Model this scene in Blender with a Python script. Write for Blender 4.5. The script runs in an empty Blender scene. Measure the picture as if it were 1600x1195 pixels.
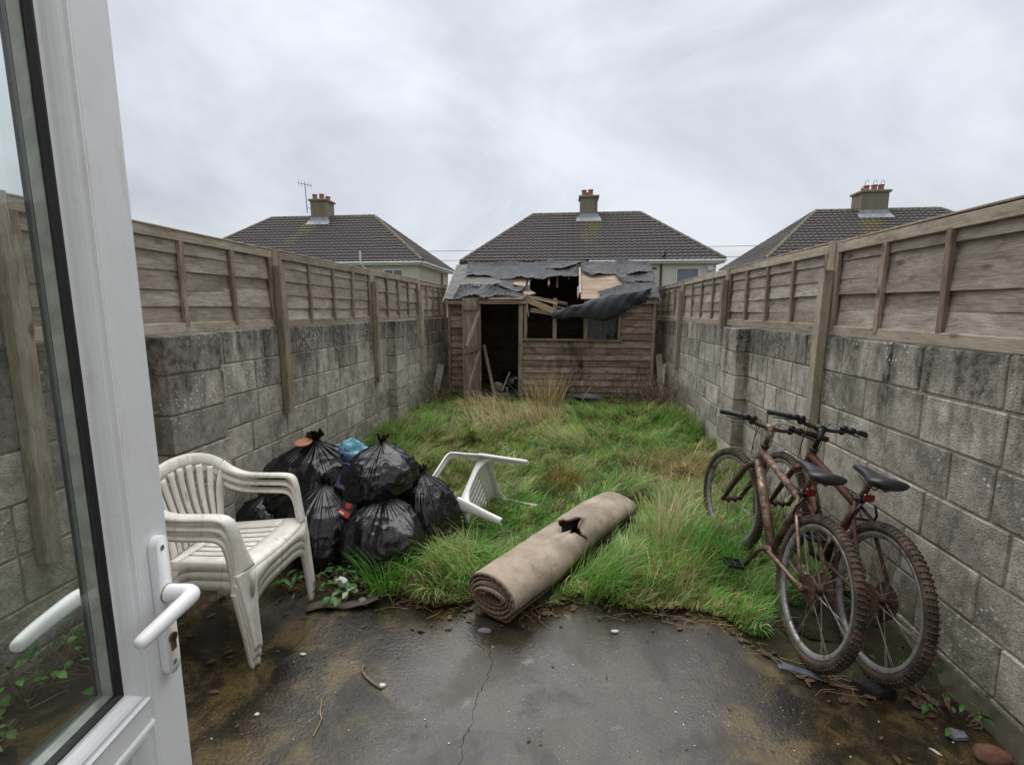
import bpy, math, random
import numpy as np
from math import sin, cos, pi, radians, sqrt
from mathutils import Vector, Matrix

random.seed(7)
RNG = np.random.default_rng(11)
SC = bpy.context.scene
COL = SC.collection

# ------------------------------------------------------------------ camera
cam_d = bpy.data.cameras.new("camera")
cam_d.sensor_fit = 'HORIZONTAL'; cam_d.sensor_width = 36.0
cam_d.lens = 758.0 / 1600.0 * 36.0
cam_d.clip_start = 0.05; cam_d.clip_end = 1500
cam = bpy.data.objects.new("camera", cam_d); COL.objects.link(cam)
cam.location = (0, 0, 1.6)
cam.rotation_euler = (radians(90 - 8.48), 0, radians(6.25))
SC.camera = cam

# ------------------------------------------------------------------ sky, sun, exposure
SUN_EL, SUN_AZ = 66.0, 20.0        # degrees; azimuth measured from +Y towards -X
world = bpy.data.worlds.new("World"); SC.world = world
world.use_nodes = True
wt = world.node_tree; wt.nodes.clear()
def wn(t, **kw):
    n = wt.nodes.new(t)
    for k, v in kw.items(): setattr(n, k, v)
    return n
w_out = wn('ShaderNodeOutputWorld'); w_bg = wn('ShaderNodeBackground')
w_sky = wn('ShaderNodeTexSky', sky_type='NISHITA', sun_disc=False)
w_sky.sun_elevation = radians(SUN_EL); w_sky.sun_rotation = radians(-SUN_AZ)
w_tc = wn('ShaderNodeTexCoord')
w_map = wn('ShaderNodeMapping'); w_map.inputs['Scale'].default_value = (1.0, 1.0, 1.9)
w_map.inputs['Rotation'].default_value = (0.25, 0.35, 0.5)
w_n1 = wn('ShaderNodeTexNoise'); w_n1.inputs['Scale'].default_value = 1.9; w_n1.inputs['Detail'].default_value = 5
w_n1.inputs['Roughness'].default_value = 0.56; w_n1.inputs['Distortion'].default_value = 0.5
w_rp = wn('ShaderNodeValToRGB')
w_rp.color_ramp.elements[0].position = 0.34; w_rp.color_ramp.elements[0].color = (0.228, 0.238, 0.256, 1)
w_rp.color_ramp.elements[1].position = 0.66; w_rp.color_ramp.elements[1].color = (0.372, 0.383, 0.408, 1)
w_sc = wn('ShaderNodeVectorMath', operation='SCALE'); w_sc.inputs['Scale'].default_value = 10.0
w_mx = wn('ShaderNodeMix', data_type='RGBA'); w_mx.inputs[0].default_value = 0.93
L = wt.links.new
L(w_tc.outputs['Generated'], w_map.inputs[0]); L(w_map.outputs[0], w_n1.inputs['Vector'])
L(w_n1.outputs['Fac'], w_rp.inputs[0]); L(w_rp.outputs[0], w_sc.inputs[0])
# overcast sky: brighter with height, the same slope everywhere
w_sep = wn('ShaderNodeSeparateXYZ'); w_ma = wn('ShaderNodeMath', operation='MULTIPLY_ADD'); w_cl = wn('ShaderNodeMath', operation='MAXIMUM')
w_cl.inputs[1].default_value = 0.0; w_ma.inputs[1].default_value = 5.5; w_ma.inputs[2].default_value = 10.0
L(w_tc.outputs['Generated'], w_sep.inputs[0]); L(w_sep.outputs[2], w_cl.inputs[0]); L(w_cl.outputs[0], w_ma.inputs[0]); L(w_ma.outputs[0], w_sc.inputs['Scale'])
L(w_sky.outputs[0], w_mx.inputs[6]); L(w_sc.outputs[0], w_mx.inputs[7])
L(w_mx.outputs[2], w_bg.inputs[0]); w_bg.inputs[1].default_value = 0.1
L(w_bg.outputs[0], w_out.inputs[0])

sun_d = bpy.data.lights.new("sun", 'SUN'); sun_d.energy = 1.5; sun_d.angle = radians(75)
sun_d.color = (1.0, 0.975, 0.94)
sun = bpy.data.objects.new("sun", sun_d); COL.objects.link(sun)
sd = Vector((-sin(radians(SUN_AZ)) * cos(radians(SUN_EL)), cos(radians(SUN_AZ)) * cos(radians(SUN_EL)), sin(radians(SUN_EL))))
sun.rotation_euler = sd.to_track_quat('Z', 'Y').to_euler()

vs = SC.view_settings
vs.view_transform = 'Standard'; vs.look = 'None'; vs.exposure = 1.0; vs.gamma = 1.0
vs.use_curve_mapping = False
SC.cycles.max_bounces = 6; SC.cycles.transparent_max_bounces = 16
SC.cycles.use_denoising = True

# ------------------------------------------------------------------ helpers
def W(o):
    m = o.matrix_basis.copy()
    if o.parent: m = W(o.parent) @ o.matrix_parent_inverse @ m
    return m

def put(o, parent=None, local=False):
    COL.objects.link(o)
    if parent is not None:
        o.parent = parent
        if not local: o.matrix_parent_inverse = W(parent).inverted()
    return o

def tag(o, label=None, cat=None, group=None, kind=None):
    if label: o['label'] = label
    if cat: o['category'] = cat
    if group: o['group'] = group
    if kind: o['kind'] = kind
    return o

def thing(name, label, cat, loc=(0, 0, 0), group=None, mat=None):
    o = bpy.data.objects.new(name, None); COL.objects.link(o)
    o.empty_display_size = 0.1
    if mat is not None: o.matrix_basis = mat
    else: o.location = loc
    return tag(o, label, cat, group)

def mesh(name, V, F, smooth=False):
    me = bpy.data.meshes.new(name)
    if isinstance(V, np.ndarray): V = V.tolist()
    me.from_pydata(V, [], [tuple(int(i) for i in f) for f in F]); me.update()
    if smooth: me.polygons.foreach_set('use_smooth', [True] * len(me.polygons))
    return me

def mk(name, V, F, m, parent=None, local=False, smooth=False):
    me = mesh(name, V, F, smooth)
    if m is not None: me.materials.append(m)
    return put(bpy.data.objects.new(name, me), parent, local)

def fastmesh(name, V, Q, smooth=False):
    """all-quad mesh from numpy arrays"""
    me = bpy.data.meshes.new(name)
    n, q = len(V), len(Q)
    me.vertices.add(n); me.vertices.foreach_set('co', np.asarray(V, np.float32).ravel())
    me.loops.add(q * 4); me.loops.foreach_set('vertex_index', np.asarray(Q, np.int32).ravel())
    me.polygons.add(q); me.polygons.foreach_set('loop_start', np.arange(0, q * 4, 4, dtype=np.int32))
    try: me.polygons.foreach_set('loop_total', np.full(q, 4, dtype=np.int32))
    except Exception: pass
    if smooth: me.polygons.foreach_set('use_smooth', np.ones(q, dtype=bool))
    me.update(calc_edges=True); me.validate()
    return me

class B:
    """collects geometry for one mesh"""
    def __init__(s): s.V = []; s.F = []
    def add(s, V, F):
        o = len(s.V); s.V += [tuple(v) for v in V]; s.F += [tuple(i + o for i in f) for f in F]; return s
    def box(s, a, b, ch=0.0):
        return s.add(*boxvf(a, b, ch))
    def tube(s, pts, r, n=8, caps=True, closed=False):
        return s.add(*tubevf(pts, r, n, caps, closed))
    def xf(s, M): s.V = [tuple(M @ Vector(v)) for v in s.V]; return s
    def mk(s, name, m, parent=None, local=False, smooth=False):
        return mk(name, s.V, s.F, m, parent, local, smooth)

def boxvf(a, b, ch=0.0):
    x0, y0, z0 = a; x1, y1, z1 = b
    if ch <= 0:
        V = [(x0, y0, z0), (x1, y0, z0), (x1, y1, z0), (x0, y1, z0), (x0, y0, z1), (x1, y0, z1), (x1, y1, z1), (x0, y1, z1)]
        return V, [(3, 2, 1, 0), (4, 5, 6, 7), (0, 1, 5, 4), (1, 2, 6, 5), (2, 3, 7, 6), (3, 0, 4, 7)]
    c = ch; V = []; idx = {}
    def v(p):
        if p not in idx: idx[p] = len(V); V.append(p)
        return idx[p]
    lo = (x0, y0, z0); hi = (x1, y1, z1)
    def corner(sx, sy, sz, ax):
        s = (sx, sy, sz)
        p = []
        for i in range(3):
            e = hi[i] if s[i] else lo[i]
            if i != ax: e = e - c if s[i] else e + c
            p.append(e)
        return v(tuple(p))
    F = []
    for ax in range(3):
        a1, a2 = (ax + 1) % 3, (ax + 2) % 3
        for sd_ in (0, 1):
            q = []
            for (i, j) in ((0, 0), (1, 0), (1, 1), (0, 1)):
                s = [0, 0, 0]; s[ax] = sd_; s[a1] = i; s[a2] = j
                q.append(corner(*s, ax))
            F.append(tuple(q) if sd_ else tuple(reversed(q)))
    for ax in range(3):
        a1, a2 = (ax + 1) % 3, (ax + 2) % 3
        for i in (0, 1):
            for j in (0, 1):
                s0 = [0, 0, 0]; s1 = [0, 0, 0]
                s0[ax] = 0; s1[ax] = 1
                s0[a1] = s1[a1] = i; s0[a2] = s1[a2] = j
                q = [corner(*s0, a1), corner(*s1, a1), corner(*s1, a2), corner(*s0, a2)]
                F.append(tuple(q) if (i ^ j) else tuple(reversed(q)))
    for s in [(i, j, k) for i in (0, 1) for j in (0, 1) for k in (0, 1)]:
        t = (corner(*s, 0), corner(*s, 1), corner(*s, 2))
        F.append(t if (s[0] + s[1] + s[2]) % 2 else tuple(reversed(t)))
    return V, F

def tubevf(pts, r, n=8, caps=True, closed=False):
    P = [Vector(p) for p in pts]; m = len(P)
    R = r if hasattr(r, '__len__') else [r] * m
    V = []; F = []; up = None
    for i in range(m):
        if closed: t = (P[(i + 1) % m] - P[i - 1]).normalized()
        else: t = (P[min(i + 1, m - 1)] - P[max(i - 1, 0)]).normalized()
        if up is None:
            up = Vector((0, 0, 1)) if abs(t.z) < 0.9 else Vector((1, 0, 0))
        a = t.cross(up)
        if a.length < 1e-6: a = t.cross(Vector((0.3, 0.8, 0.5)))
        a.normalize(); b = a.cross(t).normalized(); up = b
        for k in range(n):
            w = 2 * pi * k / n
            V.append(P[i] + (a * cos(w) + b * sin(w)) * R[i])
    for i in range(m if closed else m - 1):
        j = (i + 1) % m
        for k in range(n):
            l = (k + 1) % n
            F.append((i * n + k, i * n + l, j * n + l, j * n + k))
    if caps and not closed:
        F.append(tuple(reversed(range(n)))); F.append(tuple((m - 1) * n + k for k in range(n)))
    return [tuple(v) for v in V], F

def frame(x, y):
    x = Vector(x).normalized(); y = Vector(y); y = (y - x * y.dot(x)).normalized(); z = x.cross(y)
    return Matrix((x, y, z)).transposed()

def plank(name, p0, p1, wdir, width, thick, m, parent=None, n=3, ch=0.003, warp=0.0, ragged=0.0, rnd=random, w1=None):
    """a sawn timber: local X runs along the grain"""
    p0 = Vector(p0); p1 = Vector(p1); Ln = (p1 - p0).length
    hw, ht = width / 2, thick / 2
    hw1 = hw if w1 is None else w1 / 2
    V = []; F = []
    ph = rnd.uniform(0, 6)
    for i in range(n + 1):
        t = i / n; x = Ln * t
        dy = warp * sin(ph + 2.5 * t); dz = warp * cos(ph * 1.7 + 3 * t)
        h = hw + (hw1 - hw) * t
        c = min(ch, ht * 0.6)
        for (y, z) in ((-h + c, -ht), (h - c, -ht), (h, -ht + c), (h, ht - c), (h - c, ht), (-h + c, ht), (-h, ht - c), (-h, -ht + c)):
            xx = x
            if ragged and i in (0, n): xx += rnd.uniform(-ragged, ragged) * (1 if i else 1)
            V.append((xx, y + dy, z + dz))
    for i in range(n):
        for k in range(8):
            l = (k + 1) % 8
            F.append((i * 8 + k, i * 8 + l, (i + 1) * 8 + l, (i + 1) * 8 + k))
    F.append(tuple(reversed(range(8)))); F.append(tuple(n * 8 + k for k in range(8)))
    me = mesh(name, V, F); me.materials.append(m)
    o = bpy.data.objects.new(name, me)
    o.matrix_basis = Matrix.Translation(p0) @ frame(p1 - p0, wdir).to_4x4()
    return put(o, parent)

def vnoise(P, seed=0):
    """vectorised value noise, roughly -1..1"""
    P = np.asarray(P, float); i = np.floor(P).astype(np.int64); f = P - i; f = f * f * (3 - 2 * f)
    def h(a, b, c):
        n = (a * 374761393 + b * 668265263 + c * 2147483647 + seed * 974711) & 0x7fffffff
        n = ((n ^ (n >> 13)) * 1274126177) & 0x7fffffff
        n = (n ^ (n >> 16)) & 0xffff
        return n / 32767.5 - 1
    r = 0
    for a in (0, 1):
        for b in (0, 1):
            for c in (0, 1):
                w = (f[..., 0] if a else 1 - f[..., 0]) * (f[..., 1] if b else 1 - f[..., 1]) * (f[..., 2] if c else 1 - f[..., 2])
                r = r + w * h(i[..., 0] + a, i[..., 1] + b, i[..., 2] + c)
    return r

def catmull(P, n):
    P = [np.array(p, float) for p in P]; out = []
    m = len(P)
    for i in range(m - 1):
        p0 = P[max(i - 1, 0)]; p1 = P[i]; p2 = P[i + 1]; p3 = P[min(i + 2, m - 1)]
        for k in range(n):
            t = k / n
            out.append(0.5 * ((2 * p1) + (-p0 + p2) * t + (2 * p0 - 5 * p1 + 4 * p2 - p3) * t * t + (-p0 + 3 * p1 - 3 * p2 + p3) * t ** 3))
    out.append(P[-1]); return out

def copy_tree(o, parent=None):
    c = o.copy(); COL.objects.link(c)
    c.parent = parent
    if parent is not None: c.matrix_parent_inverse = o.matrix_parent_inverse.copy()
    for ch in o.children: copy_tree(ch, c)
    return c

# ------------------------------------------------------------------ materials
class N:
    def __init__(s, name):
        s.m = bpy.data.materials.new(name); s.m.use_nodes = True
        s.t = s.m.node_tree; s.t.nodes.clear()
        s.out = s.t.nodes.new('ShaderNodeOutputMaterial')
        s.b = s.t.nodes.new('ShaderNodeBsdfPrincipled')
        s.link(s.b.outputs[0], s.out.inputs[0])
        s._c = {}
    def link(s, a, b): s.t.links.new(a, b)
    def node(s, t, **kw):
        n = s.t.nodes.new(t)
        for k, v in kw.items(): setattr(n, k, v)
        return n
    def inp(s, sock, v):
        if v is None: return
        if hasattr(v, 'is_output'): s.link(v, sock)
        elif isinstance(v, (tuple, list)) and len(v) == 3 and sock.type == 'RGBA': sock.default_value = (*v, 1)
        else: sock.default_value = v
    def pos(s):
        return s.node('ShaderNodeNewGeometry').outputs['Position']
    def obj(s): return s.node('ShaderNodeTexCoord').outputs['Object']
    def rnd(s): return s.node('ShaderNodeObjectInfo').outputs['Random']
    def attr(s, n): return s.node('ShaderNodeAttribute', attribute_name=n).outputs['Color']
    def map(s, v, scale=(1, 1, 1), loc=(0, 0, 0), rot=(0, 0, 0)):
        n = s.node('ShaderNodeMapping'); s.inp(n.inputs[0], v)
        n.inputs['Scale'].default_value = scale; s.inp(n.inputs['Location'], loc); n.inputs['Rotation'].default_value = rot
        return n.outputs[0]
    def noise(s, v, scale, detail=3, rough=0.5, dist=0.0):
        n = s.node('ShaderNodeTexNoise'); s.inp(n.inputs['Vector'], v)
        n.inputs['Scale'].default_value = scale; n.inputs['Detail'].default_value = detail
        n.inputs['Roughness'].default_value = rough; n.inputs['Distortion'].default_value = dist
        return n.outputs['Fac']
    def voro(s, v, scale, feature='F1', rand=1.0):
        n = s.node('ShaderNodeTexVoronoi', feature=feature); s.inp(n.inputs['Vector'], v)
        n.inputs['Scale'].default_value = scale; n.inputs['Randomness'].default_value = rand
        return n.outputs['Distance']
    def ramp(s, f, *stops, interp='LINEAR'):
        n = s.node('ShaderNodeValToRGB'); s.inp(n.inputs[0], f); cr = n.color_ramp; cr.interpolation = interp
        while len(cr.elements) < len(stops): cr.elements.new(0.5)
        for e, (p, c) in zip(cr.elements, stops):
            e.position = p; e.color = (*c, 1) if isinstance(c, (tuple, list)) else (c, c, c, 1)
        return n.outputs[0]
    def mix(s, f, a, b, mode='MIX'):
        n = s.node('ShaderNodeMix', data_type='RGBA', blend_type=mode)
        s.inp(n.inputs[0], f); s.inp(n.inputs[6], a); s.inp(n.inputs[7], b); return n.outputs[2]
    def math(s, op, a, b=None, c=None, clamp=False):
        n = s.node('ShaderNodeMath', operation=op, use_clamp=clamp)
        s.inp(n.inputs[0], a); s.inp(n.inputs[1], b)
        if c is not None: s.inp(n.inputs[2], c)
        return n.outputs[0]
    def sep(s, v):
        n = s.node('ShaderNodeSeparateXYZ'); s.inp(n.inputs[0], v); return n.outputs
    def comb(s, x, y, z):
        n = s.node('ShaderNodeCombineXYZ'); s.inp(n.inputs[0], x); s.inp(n.inputs[1], y); s.inp(n.inputs[2], z); return n.outputs[0]
    def vadd(s, a, b):
        n = s.node('ShaderNodeVectorMath', operation='ADD'); s.inp(n.inputs[0], a); s.inp(n.inputs[1], b); return n.outputs[0]
    def mr(s, v, a, b, c=0.0, d=1.0):
        n = s.node('ShaderNodeMapRange'); s.inp(n.inputs[0], v)
        for i, q in enumerate((a, b, c, d)): n.inputs[i + 1].default_value = q
        return n.outputs[0]
    def bump(s, h, strength=0.5, dist=0.01, prev=None):
        n = s.node('ShaderNodeBump'); s.inp(n.inputs['Height'], h)
        n.inputs['Strength'].default_value = strength; n.inputs['Distance'].default_value = dist
        if prev is not None: s.link(prev, n.inputs['Normal'])
        return n.outputs[0]
    def set(s, color=None, rough=None, normal=None, metal=None, spec=None, coat=None, coat_rough=None, trans=None, sheen=None):
        b = s.b.inputs
        s.inp(b['Base Color'], color); s.inp(b['Roughness'], rough); s.inp(b['Metallic'], metal)
        if normal is not None: s.link(normal, b['Normal'])
        if spec is not None: s.inp(b['Specular IOR Level'], spec)
        if coat is not None: s.inp(b['Coat Weight'], coat)
        if coat_rough is not None: s.inp(b['Coat Roughness'], coat_rough)
        if trans is not None: s.inp(b['Transmission Weight'], trans)
        return s.m

def flat(name, c, rough=0.6, metal=0.0, nscale=30, var=0.25, bump=0.15, dist=0.003):
    n = N(name); p = n.obj()
    f = n.noise(p, nscale, 4, 0.6)
    k = n.mr(f, 0.3, 0.7, 1 - var, 1 + var)
    c2 = n.mix(1.0, c, n.comb(k, k, k), 'MULTIPLY')
    return n.set(c2, rough, n.bump(f, bump, dist) if bump else None, metal)

def mat_block(name, tint=(1, 1, 1), white=0.0):
    n = N(name); p = n.pos(); r = n.rnd()
    p2 = n.vadd(p, n.comb(n.math('MULTIPLY', r, 37.0), n.math('MULTIPLY', r, 11.0), 0.0))
    fine = n.noise(p2, 130, 4, 0.7); med = n.noise(p2, 22, 5, 0.65); big = n.noise(p, 2.2, 4, 0.6)
    pit = n.voro(p2, 75)
    c = n.ramp(med, (0.25, (0.30, 0.275, 0.24)), (0.5, (0.435, 0.41, 0.362)), (0.78, (0.565, 0.54, 0.485)))
    c = n.mix(1.0, c, n.ramp(fine, (0.3, 0.62), (0.55, 1.0), (0.75, 1.2)), 'MULTIPLY')
    k = n.mr(r, 0, 1, 0.66, 1.2); c = n.mix(1.0, c, n.comb(n.math('MULTIPLY', k, 1.03), k, n.math('MULTIPLY', k, 0.97)), 'MULTIPLY')
    # black algae: patches towards the damp top courses and streaks running down
    z = n.sep(p)[2]
    streak = n.noise(n.map(p, (5, 5, 0.9)), 1.6, 5, 0.65)
    top = n.math('ADD', n.mr(z, 0.75, 1.5, 0.0, 0.34), streak)
    am = n.ramp(top, (0.60, 0.0), (0.80, 0.92))
    am = n.math('MULTIPLY', am, n.mr(med, 0.35, 0.6, 0.35, 1.0))
    mot = n.noise(p2, 7, 5, 0.7); c = n.mix(1.0, c, n.ramp(mot, (0.33, 0.58), (0.5, 1.0), (0.66, 1.28)), 'MULTIPLY')
    dk = n.voro(p2, 48); c = n.mix(n.math('MULTIPLY', n.ramp(dk, (0.08, 1.0), (0.16, 0.0)), 0.45), c, (0.05, 0.045, 0.035))
    c = n.mix(am, c, (0.045, 0.04, 0.032))
    gr = n.math('MULTIPLY', n.mr(z, 0.6, 0.05, 0.0, 0.5), n.ramp(big, (0.4, 0.0), (0.62, 1.0)))
    c = n.mix(gr, c, (0.11, 0.105, 0.045))
    # pale lichen dots
    lv = n.voro(n.vadd(p, n.comb(0.0, 0.0, 0.0)), 34)
    lm = n.math('MULTIPLY', n.ramp(lv, (0.18, 1.0), (0.30, 0.0)), n.ramp(n.noise(p, 2.4, 3, 0.6), (0.52, 0.0), (0.62, 1.0)))
    c = n.mix(n.math('MULTIPLY', lm, 0.85), c, (0.68, 0.67, 0.62))
    if white:
        wm = n.math('MULTIPLY', n.ramp(n.noise(p2, 14, 5, 0.7), (0.54, 0.0), (0.66, 1.0)), n.mr(z, 0.55, 0.15, 0, white))
        c = n.mix(wm, c, (0.6, 0.59, 0.55))
    h = n.math('ADD', n.math('MULTIPLY', fine, 0.5), n.math('ADD', n.math('MULTIPLY', med, 0.8), n.ramp(pit, (0.1, 0.0), (0.45, 0.8))))
    return n.set(n.mix(1.0, c, tint, 'MULTIPLY'), n.mr(med, .3, .7, .75, .95), n.bump(h, 0.55, 0.005), spec=0.3)

def mat_mortar():
    n = N('mortar'); p = n.pos()
    f = n.noise(p, 60, 5, 0.7); b = n.noise(p, 3, 3)
    c = n.ramp(f, (0.3, (0.26, 0.225, 0.17)), (0.7, (0.43, 0.38, 0.30)))
    c = n.mix(n.ramp(b, (0.45, 0.0), (0.7, 0.8)), c, (0.10, 0.088, 0.065))
    return n.set(c, 0.95, n.bump(f, 0.9, 0.006))

def mat_wood(name, dark, mid, light, wet=0.75, knots=True, green=0.0, grain=1.0, streak=0.0, vary=(0.75, 1.22)):
    n = N(name); o = n.obj(); r = n.rnd()
    sh = n.comb(n.math('MULTIPLY', r, 31.0), n.math('MULTIPLY', r, 17.0), n.math('MULTIPLY', r, 7.0))
    q = n.vadd(o, sh)
    g1 = n.noise(n.map(q, (4.5, 52, 52)), 1.5, 6, 0.7, 1.2)
    g2 = n.noise(n.map(q, (9.0, 190, 190)), 1.5, 3, 0.65)
    bl = n.noise(n.map(q, (2.2, 6, 6)), 1.8, 6, 0.7, 0.5)
    f = n.math('ADD', n.math('MULTIPLY', g1, 0.42), n.math('ADD', n.math('MULTIPLY', g2, 0.22), n.math('MULTIPLY', bl, 0.42)))
    c = n.ramp(f, (0.40, dark), (0.52, mid), (0.64, light))
    k = n.mr(r, 0, 1, *vary); c = n.mix(1.0, c, n.comb(k, n.math('POWER', k, 1.12), n.math('POWER', k, 1.2)), 'MULTIPLY')
    if knots:
        kv = n.voro(n.map(q, (3.2, 7.5, 7.5)), 1.0)
        km = n.ramp(n.math('ADD', kv, n.math('MULTIPLY', n.math('SUBTRACT', g1, .5), .12)), (0.06, 1.0), (0.15, 0.0))
        c = n.mix(n.math('MULTIPLY', km, 0.75), c, tuple(x * 0.35 for x in dark))
    if green:
        gm = n.math('MULTIPLY', n.ramp(n.noise(n.pos(), 3.2, 4, 0.6), (0.52, 0.0), (0.7, 1.0)), green)
        c = n.mix(gm, c, (0.20, 0.19, 0.07))
    if streak:
        sm = n.math('MULTIPLY', n.math('ADD', n.ramp(n.noise(n.map(n.pos(), (3.2, 3, 0.9)), 1.4, 5, 0.65), (0.55, 0.0), (0.68, 1.0)), n.math('MULTIPLY', n.mr(n.math('ABSOLUTE', n.math('SUBTRACT', n.sep(n.pos())[0], 0.12)), 0.05, 0.40, 0.9, 0.0), n.ramp(n.noise(n.map(n.pos(), (5, 3, 1.5)), 1.7, 5, 0.7), (0.42, 0.0), (0.56, 1.0)))), streak)
        c = n.mix(sm, c, (0.028, 0.017, 0.012))
    return n.set(c, n.mr(g1, .3, .7, wet - .1, wet + .1), n.bump(n.math('ADD', g1, g2), 0.45 * grain, 0.004), spec=0.35)

def mat_plastic_white(name, c=(0.80, 0.775, 0.715), dirt=0.72):
    n = N(name); p = n.obj(); r = n.rnd()
    a = n.noise(p, 7, 6, 0.7, 0.4); b = n.noise(p, 60, 4, 0.7); s_ = n.noise(n.map(p, (14, 14, 2.2)), 2.4, 5, 0.65)
    col = n.mix(n.mr(a, 0.42, 0.8, 0.0, dirt), c, (0.42, 0.33, 0.22))
    col = n.mix(n.math('MULTIPLY', n.ramp(s_, (0.56, 0.0), (0.70, 1.0)), dirt), col, (0.30, 0.215, 0.12))
    col = n.mix(n.math('MULTIPLY', n.ramp(b, (0.60, 0.0), (0.7, 1.0)), dirt * 0.5), col, (0.22, 0.17, 0.11))
    return n.set(col, n.mr(a, .3, .7, .32, .55), n.bump(b, 0.06, 0.002))

def mat_bag():
    n = N('black_polythene'); p = n.pos(); o = n.obj()
    d = n.noise(p, 6, 3, 0.5)
    w2 = n.noise(n.map(p, (1, 1, 1.6)), 22, 3, 0.5, 1.2)
    return n.set((0.0075, 0.0075, 0.0095), n.mr(d, .3, .7, .13, .23), n.bump(w2, 0.30, 0.008), spec=0.65)

def mat_patio():
    n = N('wet_concrete'); p = n.pos(); xyz = n.sep(p)
    big = n.noise(p, 1.3, 5, 0.6, 0.3); med = n.noise(p, 9, 5, 0.65); fine = n.noise(p, 85, 4, 0.65)
    c = n.ramp(med, (0.3, (0.017, 0.015, 0.012)), (0.55, (0.036, 0.031, 0.025)), (0.8, (0.070, 0.058, 0.044)))
    c = n.mix(1.0, c, n.ramp(fine, (0.3, 0.6), (0.6, 1.1)), 'MULTIPLY')
    mott = n.noise(p, 3.6, 6, 0.7, 0.5); c = n.mix(1.0, c, n.ramp(mott, (0.35, 0.55), (0.52, 1.0), (0.66, 1.45)), 'MULTIPLY')
    c = n.mix(n.ramp(n.noise(p, 2.9, 5, 0.65, 0.4), (0.44, 0.0), (0.54, 0.7)), c, (0.048, 0.036, 0.021))
    # brown silt at both sides, against the walls and the lawn
    ax = n.math('ABSOLUTE', n.math('ADD', xyz[0], 0.08))
    side = n.math('ADD', n.mr(ax, 0.30, 0.95, 0.0, 0.9), n.mr(xyz[1], 2.15, 2.5, 0.0, 0.5))
    side = n.math('ADD', side, n.math('MULTIPLY', n.math('SUBTRACT', big, 0.5), 2.0))
    sm = n.ramp(n.math('ADD', side, n.math('MULTIPLY', n.math('SUBTRACT', med, .5), .7)), (0.42, 0.0), (0.72, 1.0))
    silt = n.ramp(n.noise(p, 4.5, 5, 0.65, 0.5), (0.42, (0.012, 0.009, 0.005)), (0.52, (0.040, 0.029, 0.013)), (0.60, (0.100, 0.071, 0.027)))
    c = n.mix(n.math('MULTIPLY', sm, 0.9), c, silt)
    pale = n.math('MULTIPLY', n.ramp(n.noise(p, 3.4, 3, 0.5, 0.8), (0.66, 0.0), (0.69, 1.0)), n.math('SUBTRACT', 1.0, sm))
    c = n.mix(n.math('MULTIPLY', pale, 0.45), c, (0.20, 0.165, 0.11))
    sp = n.math('MULTIPLY', n.ramp(n.voro(p, 46), (0.09, 1.0), (0.13, 0.0)), n.ramp(n.noise(p, 4, 3), (0.52, 0.0), (0.62, 0.8)))
    c = n.mix(sp, c, (0.42, 0.40, 0.36))
    ag = n.voro(p, 130); c = n.mix(1.0, c, n.ramp(ag, (0.15, 1.5), (0.4, 0.95), (0.7, 0.75)), 'MULTIPLY')
    wet = n.noise(p, 2.1, 5, 0.65, 0.6)
    rough = n.ramp(wet, (0.42, 0.05), (0.49, 0.13), (0.58, 0.40))
    rough = n.math('ADD', rough, n.math('MULTIPLY', sm, 0.10))
    tex = n.noise(p, 55, 4, 0.6, 0.2)
    amp = n.math('ADD', n.mr(xyz[0], -0.35, -0.75, 0.15, 0.6), n.ramp(n.noise(p, 1.8, 2), (0.5, 0.0), (0.68, 0.4)))
    h = n.math('ADD', n.math('MULTIPLY', tex, amp), n.math('MULTIPLY', fine, 0.45))
    return n.set(c, rough, n.bump(h, 0.5, 0.007), spec=0.5)

def mat_soil():
    n = N('damp_soil'); p = n.pos()
    a = n.noise(p, 6, 5, 0.7); b = n.noise(p, 50, 4, 0.7)
    c = n.ramp(a, (0.35, (0.020, 0.016, 0.009)), (0.55, (0.045, 0.040, 0.016)), (0.7, (0.06, 0.07, 0.02)))
    return n.set(c, 0.9, n.bump(n.math('ADD', a, b), 0.8, 0.03))

def mat_leafy(name, attr=True, c=(0.07, 0.15, 0.03), trans=0.38, rough=0.45):
    n = N(name)
    col = n.attr('col') if attr else n.mix(n.noise(n.pos(), 20, 3), tuple(x * 0.7 for x in c), tuple(x * 1.25 for x in c))
    n.set(col, rough, spec=0.35)
    tr = n.node('ShaderNodeBsdfTranslucent'); n.inp(tr.inputs[0], col)
    mx = n.node('ShaderNodeMixShader'); mx.inputs[0].default_value = trans
    n.link(n.b.outputs[0], mx.inputs[1]); n.link(tr.outputs[0], mx.inputs[2]); n.link(mx.outputs[0], n.out.inputs[0])
    return n.m

def mat_carpet():
    n = N('carpet_backing'); p = n.obj()
    f = n.noise(p, 240, 3, 0.7); m_ = n.noise(p, 5, 5, 0.65); s_ = n.noise(n.map(p, (1, 1, 1)), 16, 5, 0.7)
    c = n.ramp(m_, (0.3, (0.30, 0.243, 0.187)), (0.6, (0.435, 0.362, 0.285)), (0.8, (0.53, 0.455, 0.37)))
    c = n.mix(n.math('MULTIPLY', n.ramp(s_, (0.54, 0.0), (0.66, 1.0)), 0.5), c, (0.20, 0.155, 0.11))
    c = n.mix(n.math('MULTIPLY', n.ramp(n.noise(p, 2.2, 4, .6), (0.50, 0.0), (0.60, 1.0)), 0.45), c, (0.17, 0.145, 0.115))
    c = n.mix(1.0, c, n.ramp(f, (0.3, 0.88), (0.7, 1.08)), 'MULTIPLY')
    return n.set(c, 0.9, n.bump(n.math('ADD', f, n.math('MULTIPLY', s_, 0.6)), 0.3, 0.003), spec=0.15)

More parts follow.
